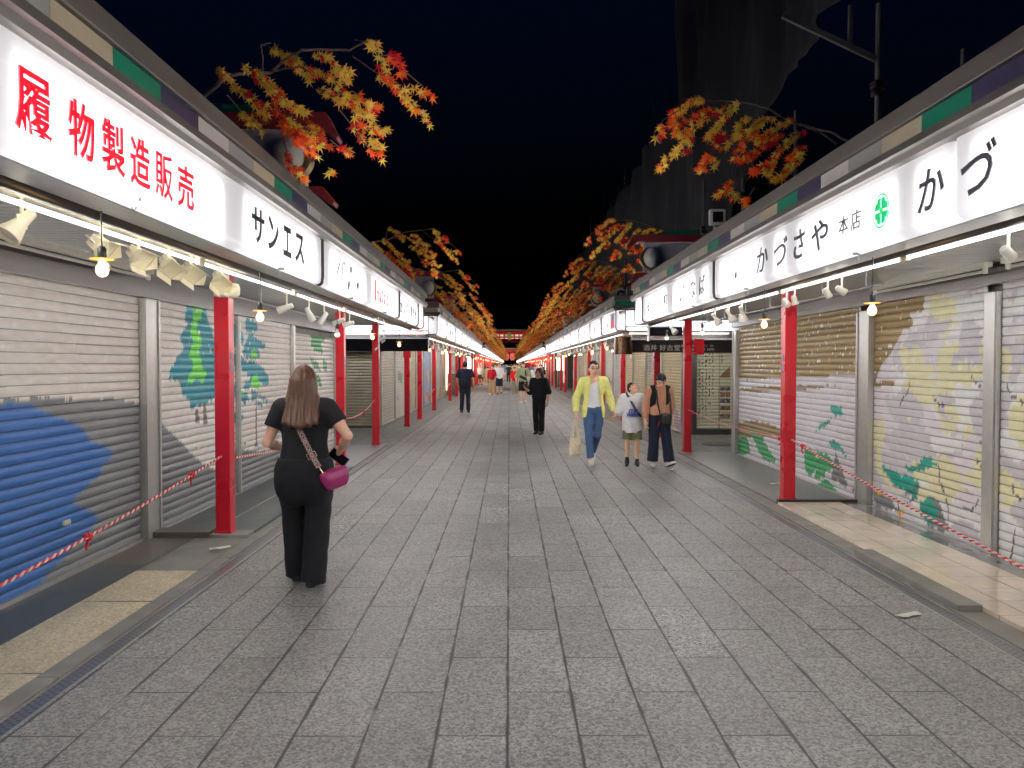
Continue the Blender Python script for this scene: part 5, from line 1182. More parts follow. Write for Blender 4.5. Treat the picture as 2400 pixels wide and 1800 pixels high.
# open shop fronts glowing in the distance
M['shopglow'] = emitter('lit_shop_interior', (1, .86, .66), 1.0)
for s, y0, y1, i in ((-1, 41, 44.2, 0), (-1, 60, 72, 1), (1, 57, 66, 2), (-1, 84, 120, 3), (1, 84, 120, 4)):
    d = PRM[s]['Xw']; t = empty('open_shop_front', (s*d, y0, 0), 0, ['bright open shop front beside the far left red columns', 'open lit shop on the left beyond the second block', 'open lit shop on the right beyond the second block', 'far row of open lit shops on the left', 'far row of open lit shops on the right'][i], 'shop front')
    part(MB().box(s*(d - .05), s*(d - .04), y0, y1, .3, 2.2), 'lit_interior', M['shopglow'], t)
    q = MB(); y = y0 + .3; r0 = random.Random(i)
    while y < y1 - .5: q.box(s*(d - .5), s*(d - .06), y, y + .9, .02, .75 + r0.random()*.5); y += 1.3
    part(q, 'display_case', M['verm'] if i % 2 else M['brown'], t)
# ------------------------------------------------------------------ people: implicit surfaces meshed with surface nets
def surface_nets(f, org, h):
    nx, ny, nz = f.shape; s = f < 0
    c = [s[i:nx-1+i, j:ny-1+j, k:nz-1+k] for i in (0, 1) for j in (0, 1) for k in (0, 1)]
    tot = sum(x.astype(np.int8) for x in c); act = (tot > 0) & (tot < 8); ix, iy, iz = np.nonzero(act)
    idx = -np.ones(act.shape, np.int32); idx[ix, iy, iz] = np.arange(len(ix))
    off = np.array([(i, j, k) for i in (0, 1) for j in (0, 1) for k in (0, 1)]); fv = np.stack([f[ix+o[0], iy+o[1], iz+o[2]] for o in off], 1)
    acc = np.zeros((len(ix), 3)); cnt = np.zeros(len(ix))
    for a in range(8):
        for b in range(a + 1, 8):
            d = off[b] - off[a]
            if abs(d).sum() != 1: continue
            m = (fv[:, a] < 0) != (fv[:, b] < 0); t = np.where(m, fv[:, a] / np.where(m, fv[:, a] - fv[:, b], 1), 0)
            acc += np.where(m[:, None], off[a] + t[:, None]*d, 0); cnt += m
    v = (np.stack([ix, iy, iz], 1) + acc / np.maximum(cnt, 1)[:, None]) * h + org
    Q = []
    for ax in range(3):
        o = [0, 0, 0]; o[ax] = 1
        A = s[:nx-o[0], :ny-o[1], :nz-o[2]]; B = s[o[0]:, o[1]:, o[2]:]
        u, w = [(1, 2), (2, 0), (0, 1)][ax]
        i, j, k = np.nonzero(A != B); p = np.stack([i, j, k], 1); ok = (p[:, u] > 0) & (p[:, w] > 0)
        for dim in (u, w): ok &= p[:, dim] < f.shape[dim] - 1
        p = p[ok]; inside = A[p[:, 0], p[:, 1], p[:, 2]]
        def cell(du, dw):
            q = p.copy(); q[:, u] -= du; q[:, w] -= dw; return idx[q[:, 0], q[:, 1], q[:, 2]]
        quad = np.stack([cell(1, 1), cell(0, 1), cell(0, 0), cell(1, 0)], 1); quad = np.where(inside[:, None], quad, quad[:, ::-1]); Q.append(quad)
    Q = np.concatenate(Q); Q = Q[(Q >= 0).all(1)]; return v, Q
class SDF:
    def __init__(s, h): s.h = h; s.ops = []
    def _b(s, lo, hi): return np.array(lo, float), np.array(hi, float)
    def cap(s, a, ra, b=None, rb=None, k=.02, sub=False, cut=None, flat=None):
        a = np.array(a, float); b = a + 1e-4 if b is None else np.array(b, float); rb = ra if rb is None else rb
        s.ops.append(('cap', a, ra, b, rb, k, sub, cut, flat)); return s
    def ell(s, c, r, k=.02, sub=False, rot=None, cut=None):
        s.ops.append(('ell', np.array(c, float), np.array(r, float), k, sub, rot, cut)); return s
    def chain(s, pts, rs, k=.02, **kw):
        for i in range(len(pts) - 1): s.cap(pts[i], rs[i], pts[i+1], rs[i+1], k, **kw)
        return s
    def mesh(s, post=None, pad=.03):
        h = s.h; los, his = [], []
        for o in s.ops:
            if o[0] == 'cap':
                if o[6]: continue
                r = max(o[2], o[4]); los.append(np.minimum(o[1], o[3]) - r); his.append(np.maximum(o[1], o[3]) + r)
            else:
                if o[4]: continue
                r = o[2].max() if o[5] is not None else o[2]; los.append(o[1] - r); his.append(o[1] + r)
        lo = np.min(los, 0) - pad; hi = np.max(his, 0) + pad; n = np.ceil((hi - lo)/h).astype(int) + 1
        f = np.full(n, 1.0, np.float32); ax = [lo[i] + np.arange(n[i])*h for i in range(3)]
        for o in s.ops:
            if o[0] == 'cap':
                _, a, ra, b, rb, k, sub, cut, flat = o; r = max(ra, rb) + k + 2*h; l, u = np.minimum(a, b) - r, np.maximum(a, b) + r
            else:
                _, c, rr, k, sub, rot, cut = o; r = (rr.max() if rot is not None else rr) + k + 2*h; l, u = c - r, c + r
            i0 = np.clip(np.floor((l - lo)/h).astype(int), 0, n); i1 = np.clip(np.ceil((u - lo)/h).astype(int) + 1, 0, n)
            if (i1 <= i0).any(): continue
            X, Y, Z = np.meshgrid(ax[0][i0[0]:i1[0]], ax[1][i0[1]:i1[1]], ax[2][i0[2]:i1[2]], indexing='ij')
            if o[0] == 'cap':
                d = b - a; L = max((d*d).sum(), 1e-12); px, py, pz = X - a[0], Y - a[1], Z - a[2]
                t = np.clip((px*d[0] + py*d[1] + pz*d[2])/L, 0, 1); qx, qy, qz = px - t*d[0], py - t*d[1], pz - t*d[2]
                if flat is not None: qx, qy, qz = qx/flat[0], qy/flat[1], qz/flat[2]
                D = np.sqrt(qx*qx + qy*qy + qz*qz) - (ra + (rb - ra)*t)
            else:
                p = np.stack([X - c[0], Y - c[1], Z - c[2]], -1)
                if rot is not None: p = p @ rot
                k0 = np.sqrt(((p/rr)**2).sum(-1)); k1 = np.sqrt(((p/(rr*rr))**2).sum(-1)) + 1e-9; D = k0*(k0 - 1)/k1
            if cut is not None:
                for (nx_, off) in cut: D = np.maximum(D, X*nx_[0] + Y*nx_[1] + Z*nx_[2] - off)
            S_ = f[i0[0]:i1[0], i0[1]:i1[1], i0[2]:i1[2]]
            if sub:
                e = np.maximum(k - np.abs(S_ + D), 0)/max(k, 1e-6); f[i0[0]:i1[0], i0[1]:i1[1], i0[2]:i1[2]] = np.maximum(S_, -D) + e*e*k*.25
            else:
                e = np.maximum(k - np.abs(S_ - D), 0)/max(k, 1e-6); f[i0[0]:i1[0], i0[1]:i1[1], i0[2]:i1[2]] = np.minimum(S_, D) - e*e*k*.25
        if post is not None:
            X, Y, Z = np.meshgrid(*ax, indexing='ij', sparse=True); f = post(f, X, Y, Z)
        f[[0, -1]] = 1; f[:, [0, -1]] = 1; f[:, :, [0, -1]] = 1
        return surface_nets(f, lo, h)
def folds(seed, amp, freq=14, zs=.6):
    r = np.random.RandomState(seed); w = [(r.uniform(-1, 1), r.uniform(-1, 1), r.uniform(-1, 1)*zs, r.uniform(0, 6.28), freq*r.uniform(.6, 2.2)) for _ in range(7)]
    def g(X, Y, Z):
        o = 0
        for a, b, c, p, q in w: o = o + (1 - np.abs(np.sin((a*X + b*Y + c*Z)*q + p)))*(14/q)
        return amp*(o/4 - .7)
    return g
def cloth(name, col, rough=.85, n=.08):
    return mat(name, col, rough, noise=n, nscale=16, bump=.12, bscale=260, spec=.25)
M['skin'] = mat('skin', rough=.5, paint=True, spec=.35)
SKIN = {'light': L3(226, 178, 152), 'asian': L3(224, 178, 148), 'tan': L3(206, 154, 122)}
def V3(*a): return np.array(a, float)
def person(label, loc, facing, H, pose, top, bottom, hair, shoes, skin='asian', h=.009, glasses=None, girth=1.0, extra=None, head=(0, 0, 0), socks=None):
    """pose: joints in a 1.70 m frame, x = the person's right, y = forward, z = up"""
    J = dict(hipR=(.088, 0, .90), hipL=(-.088, 0, .90), kneeR=(.095, .02, .49), kneeL=(-.095, .02, .49), ankR=(.10, -.02, .085), ankL=(-.10, -.02, .085),
             shR=(.175, -.01, 1.385), shL=(-.175, -.01, 1.385), elR=(.225, -.03, 1.10), elL=(-.225, -.03, 1.10), wrR=(.235, .05, .86), wrL=(-.235, .05, .86),
             toeR=(.02, 1, -.1), toeL=(-.02, 1, -.1), lean=(0, 0, 0), hand=1.0, fdR=None, fdL=None)
    J.update(pose); J = {k: (V3(*v) if isinstance(v, tuple) else v) for k, v in J.items()}
    k = H/1.70; g = girth; hh = h/k; lean = J['lean']
    ch = V3(0, 0, 1.27) + lean*.7; nb = V3(0, -.015, 1.43) + lean
    shR, shL = J['shR'] + lean, J['shL'] + lean
    hc = V3(0, .025, 1.585) + lean*1.15 + V3(*J.get('hoff', (0, 0, 0)))
    Rm = np.array(Euler((R(head[0]), R(head[1]), R(head[2])), 'ZXY' if False else 'XYZ').to_matrix())   # head: pitch(x), roll(y), yaw(z)
    HP = lambda x, y, z: hc + Rm @ V3(x, y, z)
    root = empty('person', loc, facing, label, 'person')
    def fin(sd, name, m, post=None, cols=None, smooth=True):
        v, q = sd.mesh(post); c = cols(v) if cols is not None else None
        return np_mesh(name, v*k, q, m, root, c, smooth)
    # ---- body, one continuous surface
    b = SDF(hh)
    b.ell(ch, (.150*g, .098*g, .20), .05).ell(V3(0, -.005, 1.09) + lean*.35, (.128*g, .092*g, .16), .06).ell((0, -.01, .95), (.155*g, .105*g, .13), .06)
    b.cap(shR - V3(.05, 0, 0), .055, shL + V3(.05, 0, 0), .055, .05)
    b.cap(nb, .056, hc - Rm @ V3(0, .02, .06), .052, .03)
    for s in 'RL':
        sh = shR if s == 'R' else shL; el, wr = J['el' + s], J['wr' + s]
        b.chain([sh, sh*.5 + el*.5, el, el*.6 + wr*.4, wr], [.05*g, .043*g, .036, .036, .024], .02)
        b.chain([J['hip' + s], J['hip' + s]*.5 + J['knee' + s]*.5, J['knee' + s]], [.083*g, .068*g, .05], .03)
        kn, an = J['knee' + s], J['ank' + s]; cov = bottom.get('end', .09) < .3; calf = kn*.68 + an*.32 - V3(0, 0 if cov else .018, 0)
        b.chain([kn, calf, an], [.040, .038, .030] if cov else [.048, .050*g, .034], .02); b.cap(an - V3(0, .02, .03), .03, an + J['toe' + s]/np.linalg.norm(J['toe' + s])*.09 - V3(0, 0, .035), .022, .02)
        # hand
        fd = J['fd' + s]; ax = (wr - el); ax = ax/np.linalg.norm(ax)
        if fd is not None: ax = fd/np.linalg.norm(fd)
        sgn = 1 if s == 'R' else -1
        pn = V3(-sgn, 0, 0)*1.0; pn = pn - ax*(pn @ ax); pn = pn/max(np.linalg.norm(pn), 1e-3); sd = np.cross(ax, pn)*(sgn)
        if sd[1] < 0: sd = -sd
        pal = wr + ax*.05; fr = max(.0088, hh*.62)
        for o in (-.022, 0, .022): b.cap(wr + ax*.018 + sd*o*.7, .017, wr + ax*.085 + sd*o, .0145, .012, flat=None)
        cu = J.get('curl' + s, .35)
        for i, (o, ln) in enumerate(((.031, .068), (.011, .078), (-.010, .072), (-.030, .056))):
            p0 = wr + ax*.088 + sd*o; d1 = ax*math.cos(cu) + pn*math.sin(cu); p1 = p0 + d1*ln*.5; d2 = ax*math.cos(cu*2.2) + pn*math.sin(cu*2.2); p2 = p1 + d2*ln*.32; d3 = ax*math.cos(cu*3.2) + pn*math.sin(cu*3.2); p3 = p2 + d3*ln*.24
            b.chain([p0, p1, p2, p3], [fr*1.05, fr, fr*.95, fr*.85], .004)
        t0 = wr + ax*.028 + sd*.028; t1 = t0 + (ax*.6 + sd*.65 + pn*.3)*.035; t2 = t1 + (ax*.85 + sd*.2 + pn*.4)*.03; b.chain([t0, t1, t2], [.014, fr*1.15, fr], .008)
    # head and face
    b.ell(HP(0, -.012, .022), (.074, .093, .098), .03, rot=Rm).ell(HP(0, .022, -.048), (.058, .066, .072), .03, rot=Rm).cap(HP(0, .062, -.098), .027, None, None, .03)
    b.cap(HP(0, .082, .012), .010, HP(0, .102, -.024), .0145, .014).cap(HP(-.011, .092, -.028), .009, HP(.011, .092, -.028), .009, .008)
    b.cap(HP(-.018, .082, -.062), .009, HP(.018, .082, -.062), .009, .008).cap(HP(-.014, .080, -.074), .008, HP(.014, .080, -.074), .008, .008)
    b.cap(HP(-.034, .074, .034), .010, HP(.034, .074, .034), .010, .016)
    for e in (-1, 1):
        b.ell(HP(e*.076, -.012, -.012), (.012, .024, .034), .008, rot=Rm); b.cap(HP(e*.032, .096, .010), .013, None, None, .012, sub=True); b.cap(HP(e*.032, .070, .010), .0155, None, None, .003); b.cap(HP(e*.042, .058, -.03), .02, None, None, .03)
    sc = SKIN[skin]
    def bcol(v):
        c = np.broadcast_to(sc, v.shape).copy(); p = (v - hc) @ Rm; x, y, z = p[:, 0], p[:, 1], p[:, 2]; fr_ = y > .05
        c[fr_ & (np.abs(np.abs(x) - .040) < .018) & (np.abs(z + .035) < .02)] = sc*np.array([1.04, .9, .88])
        c[fr_ & (((np.abs(x) - .032)/.017)**2 + ((z - .010)/.008)**2 < 1)] = L3(44, 34, 30)
        c[fr_ & (np.abs(z - .036 - (.02 - np.abs(np.abs(x) - .034))*.2) < .0065) & (np.abs(np.abs(x) - .034) < .022)] = L3(50, 40, 36)
        c[fr_ & (np.abs(z + .068) < .0095) & (np.abs(x) < .024)] = sc*np.array([.82, .52, .52]); c[fr_ & (np.abs(z + .068) < .0028) & (np.abs(x) < .022)] = sc*.35
        for s in 'RL':
            if socks is not None:
                a_, k_ = J['ank' + s], J['knee' + s]; d_ = k_ - a_; d_ = d_/np.linalg.norm(d_); c[(np.linalg.norm(v - a_, axis=1) < .16) & ((v - a_) @ d_ < .06)] = socks
        if extra and 'stubble' in extra: c[(y > .045) & (z < -.055) & (z > -.115) & (np.abs(x) < .05) & ~((np.abs(z + .068) < .0095) & (np.abs(x) < .024))] = sc*.74
        if extra and 'smile' in extra: c[fr_ & (((x)/.02)**2 + ((z + .07)/.012)**2 < 1)] = L3(90, 30, 30)
        return c
    fin(b, 'body', M['skin'], cols=bcol)
    # ---- top
    if top:
        mt, kind = top['mat'], top['kind']; t = SDF(hh); lo = top.get('loose', .022); hem = top.get('hem', .86); sl = top.get('sleeve', .5)
        t.ell(ch, (.150*g + lo, .098*g + lo, .21), .06).ell(V3(0, -.005, 1.08) + lean*.35, (.128*g + lo*1.15, .092*g + lo*1.1, .2), .08).ell((0, -.005, .95), (.150*g + lo, .108*g + lo, .17), .08)
        if hem < .8: t.ell((0, 0, .78), (.158*g + lo, .11*g + lo*1.2, .26), .08)
        t.cap(shR - V3(.05, 0, 0), .06 + lo*.35, shL + V3(.05, 0, 0), .06 + lo*.35, .06); t.cap(nb - V3(0, -.01, .02), .064, nb - V3(0, 0, .1), .09, .04)
        cuts = []
        if sl > 0:
            for s in 'RL':
                sh = shR if s == 'R' else shL; el, wr = J['el' + s], J['wr' + s]; w = top.get('sw', 1.0)
                if sl <= .55:
                    e = sh + (el - sh)*(sl/.5*.5)*2*.5 if False else sh + (el - sh)*(sl*1.5); d = (el - sh)/np.linalg.norm(el - sh); t.cap(sh + V3(0, 0, -.005), .062*g + lo*.5, e, (.055*g + lo*.75)*w, .035, cut=[(d, d @ (e - d*.012))])
                else:
                    e = el + (wr - el)*min(1, (sl - .5)*2); d = (e - el)/np.linalg.norm(e - el); t.cap(sh, .060*g + lo*.5, el, (.045*g + lo*.6)*w, .03); t.cap(el, (.045*g + lo*.6)*w, e + d*.02, (.033 + lo*.55)*w, .02, cut=[(d, d @ e)])
        fo = folds(top.get('seed', 1), top.get('fold', .012))
        nr = top.get('neck', .072)
        def post(f, X, Y, Z):
            f = f + fo(X, Y, Z)
            n0 = np.sqrt((X - nb[0])**2 + ((Y - nb[1] - .02)*.9)**2 + ((Z - nb[2] - .035)*.9)**2) - nr; f = np.maximum(f, -n0)
            hz = hem + .012*np.sin(X*17 + 1) + .008*np.sin(X*31 + Y*20); ins = (hz - Z); near = (np.abs(X) < .205*g + lo) if sl > .55 else (np.abs(X) < .9)
            f = np.where(near, np.maximum(f, ins), f)
            if kind == 'open':                        # open shirt front
                wdt = .068 + .24*np.maximum(0, 1.30 - Z)*.55; f = np.maximum(f, -np.maximum(np.abs(X) - wdt, .0 - Y))
            if kind == 'vest': pass
            return f
        fin(t, top.get('name', 'shirt'), mt, post)
        if 'under' in top:
            u = top['under']; t2 = SDF(hh); l2 = .003
            t2.ell(ch, (.150*g + l2, .098*g + l2, .2), .06).ell((0, 0, 1.08), (.130*g + l2, .092*g + l2 + .006, .2), .08).ell((0, 0, .95), (.150*g + l2*.8, .108*g + l2, .14), .08).cap(shR - V3(.06, 0, 0), .05, shL + V3(.06, 0, 0), .05, .06).cap(nb - V3(0, -.01, .02), .06, nb - V3(0, 0, .1), .085, .04)
            f2 = folds(77, .010)
            fin(t2, 'tshirt', u, lambda f, X, Y, Z: np.maximum(np.maximum(f + f2(X, Y, Z), -(np.sqrt((X - nb[0])**2 + (Y - nb[1] - .03)**2 + (Z - nb[2] - .03)**2) - .07)), .845 + .01*np.sin(X*20) - Z))
    # ---- bottom
    mb_, wl, wide, end = bottom['mat'], bottom.get('waist', .99), bottom.get('wide', 1.0), bottom.get('end', .09)
    hpw = bottom.get('hip', 1.0); t = SDF(hh); t.ell((0, -.008, .94), (.150*g + .012, .112*g + .012, .15), .06)
    if hpw > 1:
        for e in (-1, 1): t.ell((e*.085*hpw, -.035, .83), (.112*hpw, .108*hpw, .20), .09)
    for s in 'RL':
        hp_, kn, an = J['hip' + s], J['knee' + s], J['ank' + s]; wd = wide
        if end > .4:
            e = hp_ + (kn - hp_)*((hp_[2] - end)/(hp_[2] - kn[2])); d = (e - hp_)/np.linalg.norm(e - hp_); t.cap(hp_, .094*g, e, .070*g*wd, .035, cut=[(d, d @ e)])
        else:
            fl = bottom.get('flare', 1.0); zf = (kn[2] - end)/max(.01, kn[2] - an[2]); e = kn + (an - kn)*min(zf, 1.12); d = (e - kn)/np.linalg.norm(e - kn)
            t.chain([hp_, hp_*.5 + kn*.5, kn], [.090*g, .074*g*(.6 + .4*wd), .056*g**.5*wd], .022); t.cap(kn, .056*g**.5*wd, e + d*.03, .050*g**.5*wd*fl, .012, cut=[(d, d @ e)])
    fo = folds(bottom.get('seed', 4), bottom.get('fold', .010), 18, .9)
    fin(t, bottom.get('name', 'trousers'), mb_, lambda f, X, Y, Z: np.maximum(f + fo(X, Y, Z), Z - wl))
    # ---- shoes
    for s in 'RL':
        an = J['ank' + s]; d = J['toe' + s]; d = d/np.linalg.norm(d); hz = np.cross(d, V3(0, 0, 1)); hz = hz/np.linalg.norm(hz); up = np.cross(hz, d); t = SDF(min(hh, .010))
        c = an - up*.042; t.cap(c - d*.048, .043, c + d*.06, .042, .02, cut=[(-up, (-up) @ (c - up*.034))]).cap(c + d*.05, .042, c + d*.150 - up*.008, .033, .02, cut=[(-up, (-up) @ (c - up*.034))]).cap(an - d*.012 - up*.012, .046, an - up*.03 + d*.025, .046, .02)
        v, q = t.mesh(); z = (v - c) @ up; sh_ = shoes; cols = np.where((z < -.020)[:, None], sh_[1], sh_[0]); np_mesh('shoe', v*k, q, M['shoe'], root, cols)
    # ---- hair
    hk, hm = hair['kind'], hair['mat']; t = SDF(min(hh, .009)); t.ell(HP(0, -.020, .034), (.085, .100, .098), .02, rot=Rm).ell(HP(0, -.045, -.005), (.080, .07, .09), .03, rot=Rm)
    L = hair.get('len', 0)
    if L:
        zt = hc[2] - .02; w = hair.get('w', .10); yb = hc[1] - .06
        for q in np.linspace(-1, 1, 7):
            x0 = hc[0] + q*.055; y0 = yb - .025*(1 - q*q); t.chain([V3(x0, y0, zt + .02), V3(hc[0] + q*w*.95, y0 - .035 + .02*abs(q), zt - .16), V3(hc[0] + q*w*1.05, hair.get('yb', -.125) + lean[1]*.6 + .035*q*q, zt - L + .03*abs(q))], [.046, .038, .026], .03)
    def hpost(f, X, Y, Z):
        px, py, pz = X - hc[0], Y - hc[1], Z - hc[2]; lx = px*Rm[0, 0] + py*Rm[1, 0] + pz*Rm[2, 0]; ly = px*Rm[0, 1] + py*Rm[1, 1] + pz*Rm[2, 1]; lz = px*Rm[0, 2] + py*Rm[1, 2] + pz*Rm[2, 2]
        hl = hair.get('line', .052); face = np.maximum(-(ly - (.018 + .0*lz)), lz - hl - .012*np.sin(lx*60) ); f = np.maximum(f, -face)
        f = np.maximum(f, -(np.maximum(np.abs(lz + .02) - .035, np.maximum(np.abs(ly) - .02, -(np.abs(lx) - .07))))) if hk == 'short' else f
        if not L: f = np.maximum(f, -(lz + hair.get('nape', .075)))
        an_ = np.arctan2(lx, -ly + .02)*7; f = f + .003*np.sin(an_*3.1 + lz*5) + .002*np.sin(an_*7.3 + lz*9 + 1) + .0015*np.sin(an_*13 - lz*7) + (.004*np.sin(ly*120 + lx*60 + lz*50) if hk == 'short' else 0)
        if L: f = np.where(lz < -.10, f + .004*np.sin(px*120 + 3 + pz*4) + .0025*np.sin(px*260 + pz*9), f)
        return f
    fin(t, 'hair', hm, hpost)
    if glasses is not None:
        q = MB(); PT = lambda x, y, z: Vector(HP(x, y, z)*k)
        for e in (-1, 1): q.tube([PT(e*.033 + .026*math.cos(a), .100 - .004*abs(math.cos(a)), .008 + .019*math.sin(a)) for a in np.linspace(0, 6.283, 17)], .0022, 5); q.tube([PT(e*.059, .097, .012), PT(e*.078, .04, .014), PT(e*.080, -.01, .008)], .0022, 5)
        q.tube([PT(-.008, .103, .010), PT(0, .105, .013), PT(.008, .103, .010)], .002, 5); q.build('glasses', glasses, root)
    return root, k, J, hc
M['shoe'] = mat('shoe', rough=.55, paint=True)
def thair(name, c, r=.45): 
    return mat(name, c, r, noise=.3, nscale=30, stretch=(6, 6, .5), spec=.4)
HB = thair('black_hair', lin(20, 18, 19), .65); HBR = thair('brown_hair', lin(88, 60, 44)); HDB = thair('dark_brown_hair', lin(58, 42, 36))
C = {n: cloth(n, lin(*c)) for n, c in dict(black_tee=(34, 34, 37), black_trousers=(32, 32, 36), yellow_shirt=(232, 230, 140), white_tee=(232, 232, 232), jeans=(72, 98, 134), khaki=(104, 108, 78), navy_trousers=(30, 36, 54), peach_knit=(196, 142, 114), black_vest=(24, 24, 26), navy_polo=(26, 32, 52), navy_work=(28, 32, 46),
     olive_tee=(150, 156, 120), black_shorts=(24, 24, 28), red_jacket=(176, 22, 44), tan_trousers=(176, 146, 108), navy_shorts=(36, 40, 58), red_top=(214, 32, 40), camo=(150, 142, 116), beige_coat=(196, 176, 140), blue_shirt=(116, 146, 196), white_shorts=(214, 212, 208), dark_green=(50, 62, 46)).items()}
WS = (L3(224, 220, 208), L3(236, 234, 228)); BS = (L3(30, 30, 32), L3(44, 44, 46)); BWS = (L3(222, 214, 200), L3(26, 26, 26)); TS = (L3(150, 90, 80), L3(170, 120, 100))
def at_px(px, py): 
    Y = CH*F/(py - VY); return ((px - VX)*Y/F, Y, 0)
PI = math.pi
# the woman in black seen from behind
W1, k1, J1, hc1 = person('woman in black seen from behind with long brown hair, nearest person on the left', at_px(714, 1378), R(4), 1.64,
    dict(hipR=(.10, 0, .90), hipL=(-.10, 0, .90), kneeR=(.095, .0, .50), kneeL=(-.105, .10, .50), ankR=(.070, -.06, .10), ankL=(-.095, .16, .085), toeR=(.25, 1, -.02), toeL=(-.1, 1, -.1), shR=(.17, -.01, 1.385), shL=(-.17, -.01, 1.385),
         elR=(.33, -.05, 1.17), wrR=(.245, .12, 1.03), fdR=(-.35, .5, -.25), curlR=.5, elL=(-.275, -.03, 1.12), wrL=(-.20, .18, 1.05), fdL=(.5, .7, 0), hoff=(-.005, .0, -.005)),
    dict(mat=C['black_tee'], kind='tee', loose=.010, hem=.93, sleeve=.40, seed=3, fold=.010), dict(mat=C['black_trousers'], waist=1.0, wide=1.42, flare=1.16, end=.06, seed=9, fold=.018, hip=1.10), dict(kind='long', mat=HBR, len=.305, w=.100, yb=-.185), BS, 'light', .0075, girth=1.14)
# the family of three
W4 = person('man in an open pale yellow shirt and blue jeans walking toward the camera', at_px(1391, 1090), PI + R(4), 1.70,
    dict(kneeR=(.085, .06, .49), ankR=(.06, .10, .085), toeR=(.08, 1, -.02), kneeL=(-.06, .03, .485), ankL=(-.045, -.34, .19), toeL=(0, 1, -.75), elR=(.28, -.05, 1.09), wrR=(.295, .02, .86), fdR=(-.02, .1, -1), curlR=.8, elL=(-.285, -.05, 1.08), wrL=(-.330, .05, .875), fdL=(-.15, .2, -1), curlL=.5),
    dict(mat=C['yellow_shirt'], kind='open', name='overshirt', loose=.022, hem=.79, sleeve=.97, sw=1.05, seed=5, fold=.018, under=C['white_tee'], neck=.078), dict(mat=C['jeans'], wide=1.08, flare=1.0, end=.13, seed=6, fold=.009), dict(kind='short', mat=HB, line=.075, nape=.03), WS, 'asian', .008, glasses=M['darkmetal'], extra=('stubble',), head=(-3, 0, 4))
W5 = person('boy in a white printed T-shirt and glasses looking up, between the two adults', at_px(1482, 1091), PI - R(8), 1.37,
    dict(kneeR=(.095, .02, .47), ankR=(.10, .02, .11), toeR=(.05, 1, -.35), kneeL=(-.095, .06, .49), ankL=(-.10, .08, .085), toeL=(-.05, 1, -.05), elR=(.27, .0, 1.10), wrR=(.36, .10, .985), fdR=(.6, .25, -.25), curlR=.6, elL=(-.24, -.02, 1.10), wrL=(-.255, .06, .86), hoff=(-.01, -.03, -.01)),
    dict(mat=C['white_tee'], kind='tee', name='tshirt', loose=.044, hem=.665, sleeve=.62, sw=1.35, seed=7, fold=.018), dict(mat=C['khaki'], name='shorts', wide=1.45, end=.53, seed=8), dict(kind='bowl', mat=HB, line=.045, nape=.05), BS, 'asian', .0085, glasses=M['red'], extra=('smile',), head=(36, 0, 40), girth=1.02, socks=L3(26, 26, 28))
W6 = person('woman in peach knit, black vest and navy trousers looking down at the right', at_px(1545, 1096), PI + R(3), 1.545,
    dict(kneeR=(.10, .03, .49), ankR=(.11, -.02, .085), toeR=(.1, 1, -.05), kneeL=(-.11, .10, .49), ankL=(-.15, .14, .11), toeL=(-.35, 1, .38), elR=(.24, -.02, 1.08), wrR=(.25, .06, .84), elL=(-.24, -.08, 1.08), wrL=(-.23, -.10, .90), lean=(0, .05, -.015), hoff=(0, .045, -.035)),
    dict(mat=C['peach_knit'], kind='knit', name='knit_top', loose=.020, hem=.93, sleeve=.93, seed=12, fold=.010), dict(mat=C['navy_trousers'], waist=1.0, wide=1.5, flare=1.2, end=.12, seed=13, fold=.013), dict(kind='bun', mat=HB, line=.060, nape=.07), BWS, 'asian', .0085, head=(-42, 0, -8), girth=1.05)
F3 = PI - R(24)
W3 = person('woman in black with long wavy hair holding up a phone in mid-street', at_px(1263, 1018), F3, 1.56,
    dict(kneeR=(.095, .0, .49), ankR=(.09, -.06, .085), kneeL=(-.10, .06, .49), ankL=(-.11, .08, .085), elR=(.245, .02, 1.10), wrR=(.30, .22, 1.20), fdR=(.1, .3, .9), curlR=.6, elL=(-.25, -.03, 1.10), wrL=(-.25, .02, .86)),
    dict(mat=C['black_tee'], kind='tee', loose=.038, hem=.84, sleeve=.60, sw=1.2, seed=14, fold=.014), dict(mat=C['black_trousers'], wide=1.3, flare=1.0, end=.09, seed=15), dict(kind='long', mat=HDB, len=.36, w=.105, yb=-.12), BS, 'tan', .010, glasses=M['darkmetal'], head=(0, 0, -48))
W2 = person('man in a navy polo and dark trousers walking away on the left', at_px(1090, 967), R(0), 1.755,
    dict(kneeR=(.10, .03, .49), ankR=(.105, .02, .085), kneeL=(-.10, .0, .49), ankL=(-.12, -.02, .085), elR=(.27, -.06, 1.10), wrR=(.285, -.02, .87), elL=(-.265, .02, 1.10), wrL=(-.24, .12, .90)),
    dict(mat=C['navy_polo'], kind='polo', name='polo_shirt', loose=.030, hem=.85, sleeve=.52, sw=1.2, seed=16), dict(mat=C['navy_work'], wide=1.2, end=.08, seed=17), dict(kind='short', mat=HB, line=.05, nape=.06), BS, 'tan', .013, girth=1.08)
W7 = person('man in an olive T-shirt and black shorts with a crossbody bag', at_px(1226, 945), PI, 1.76,
    dict(kneeR=(.10, .05, .49), ankR=(.10, .06, .085), kneeL=(-.10, .0, .49), ankL=(-.09, -.12, .11), elR=(.28, -.05, 1.10), wrR=(.29, .02, .86), elL=(-.27, -.02, 1.12), wrL=(-.12, .16, 1.02), fdL=(.8, .2, 0)),
    dict(mat=C['olive_tee'], kind='tee', loose=.036, hem=.84, sleeve=.58, sw=1.2, seed=18), dict(mat=C['black_shorts'], name='shorts', wide=1.35, end=.52, seed=19), dict(kind='short', mat=HB, line=.05, nape=.05), WS, 'asian', .014, head=(0, 0, 15))
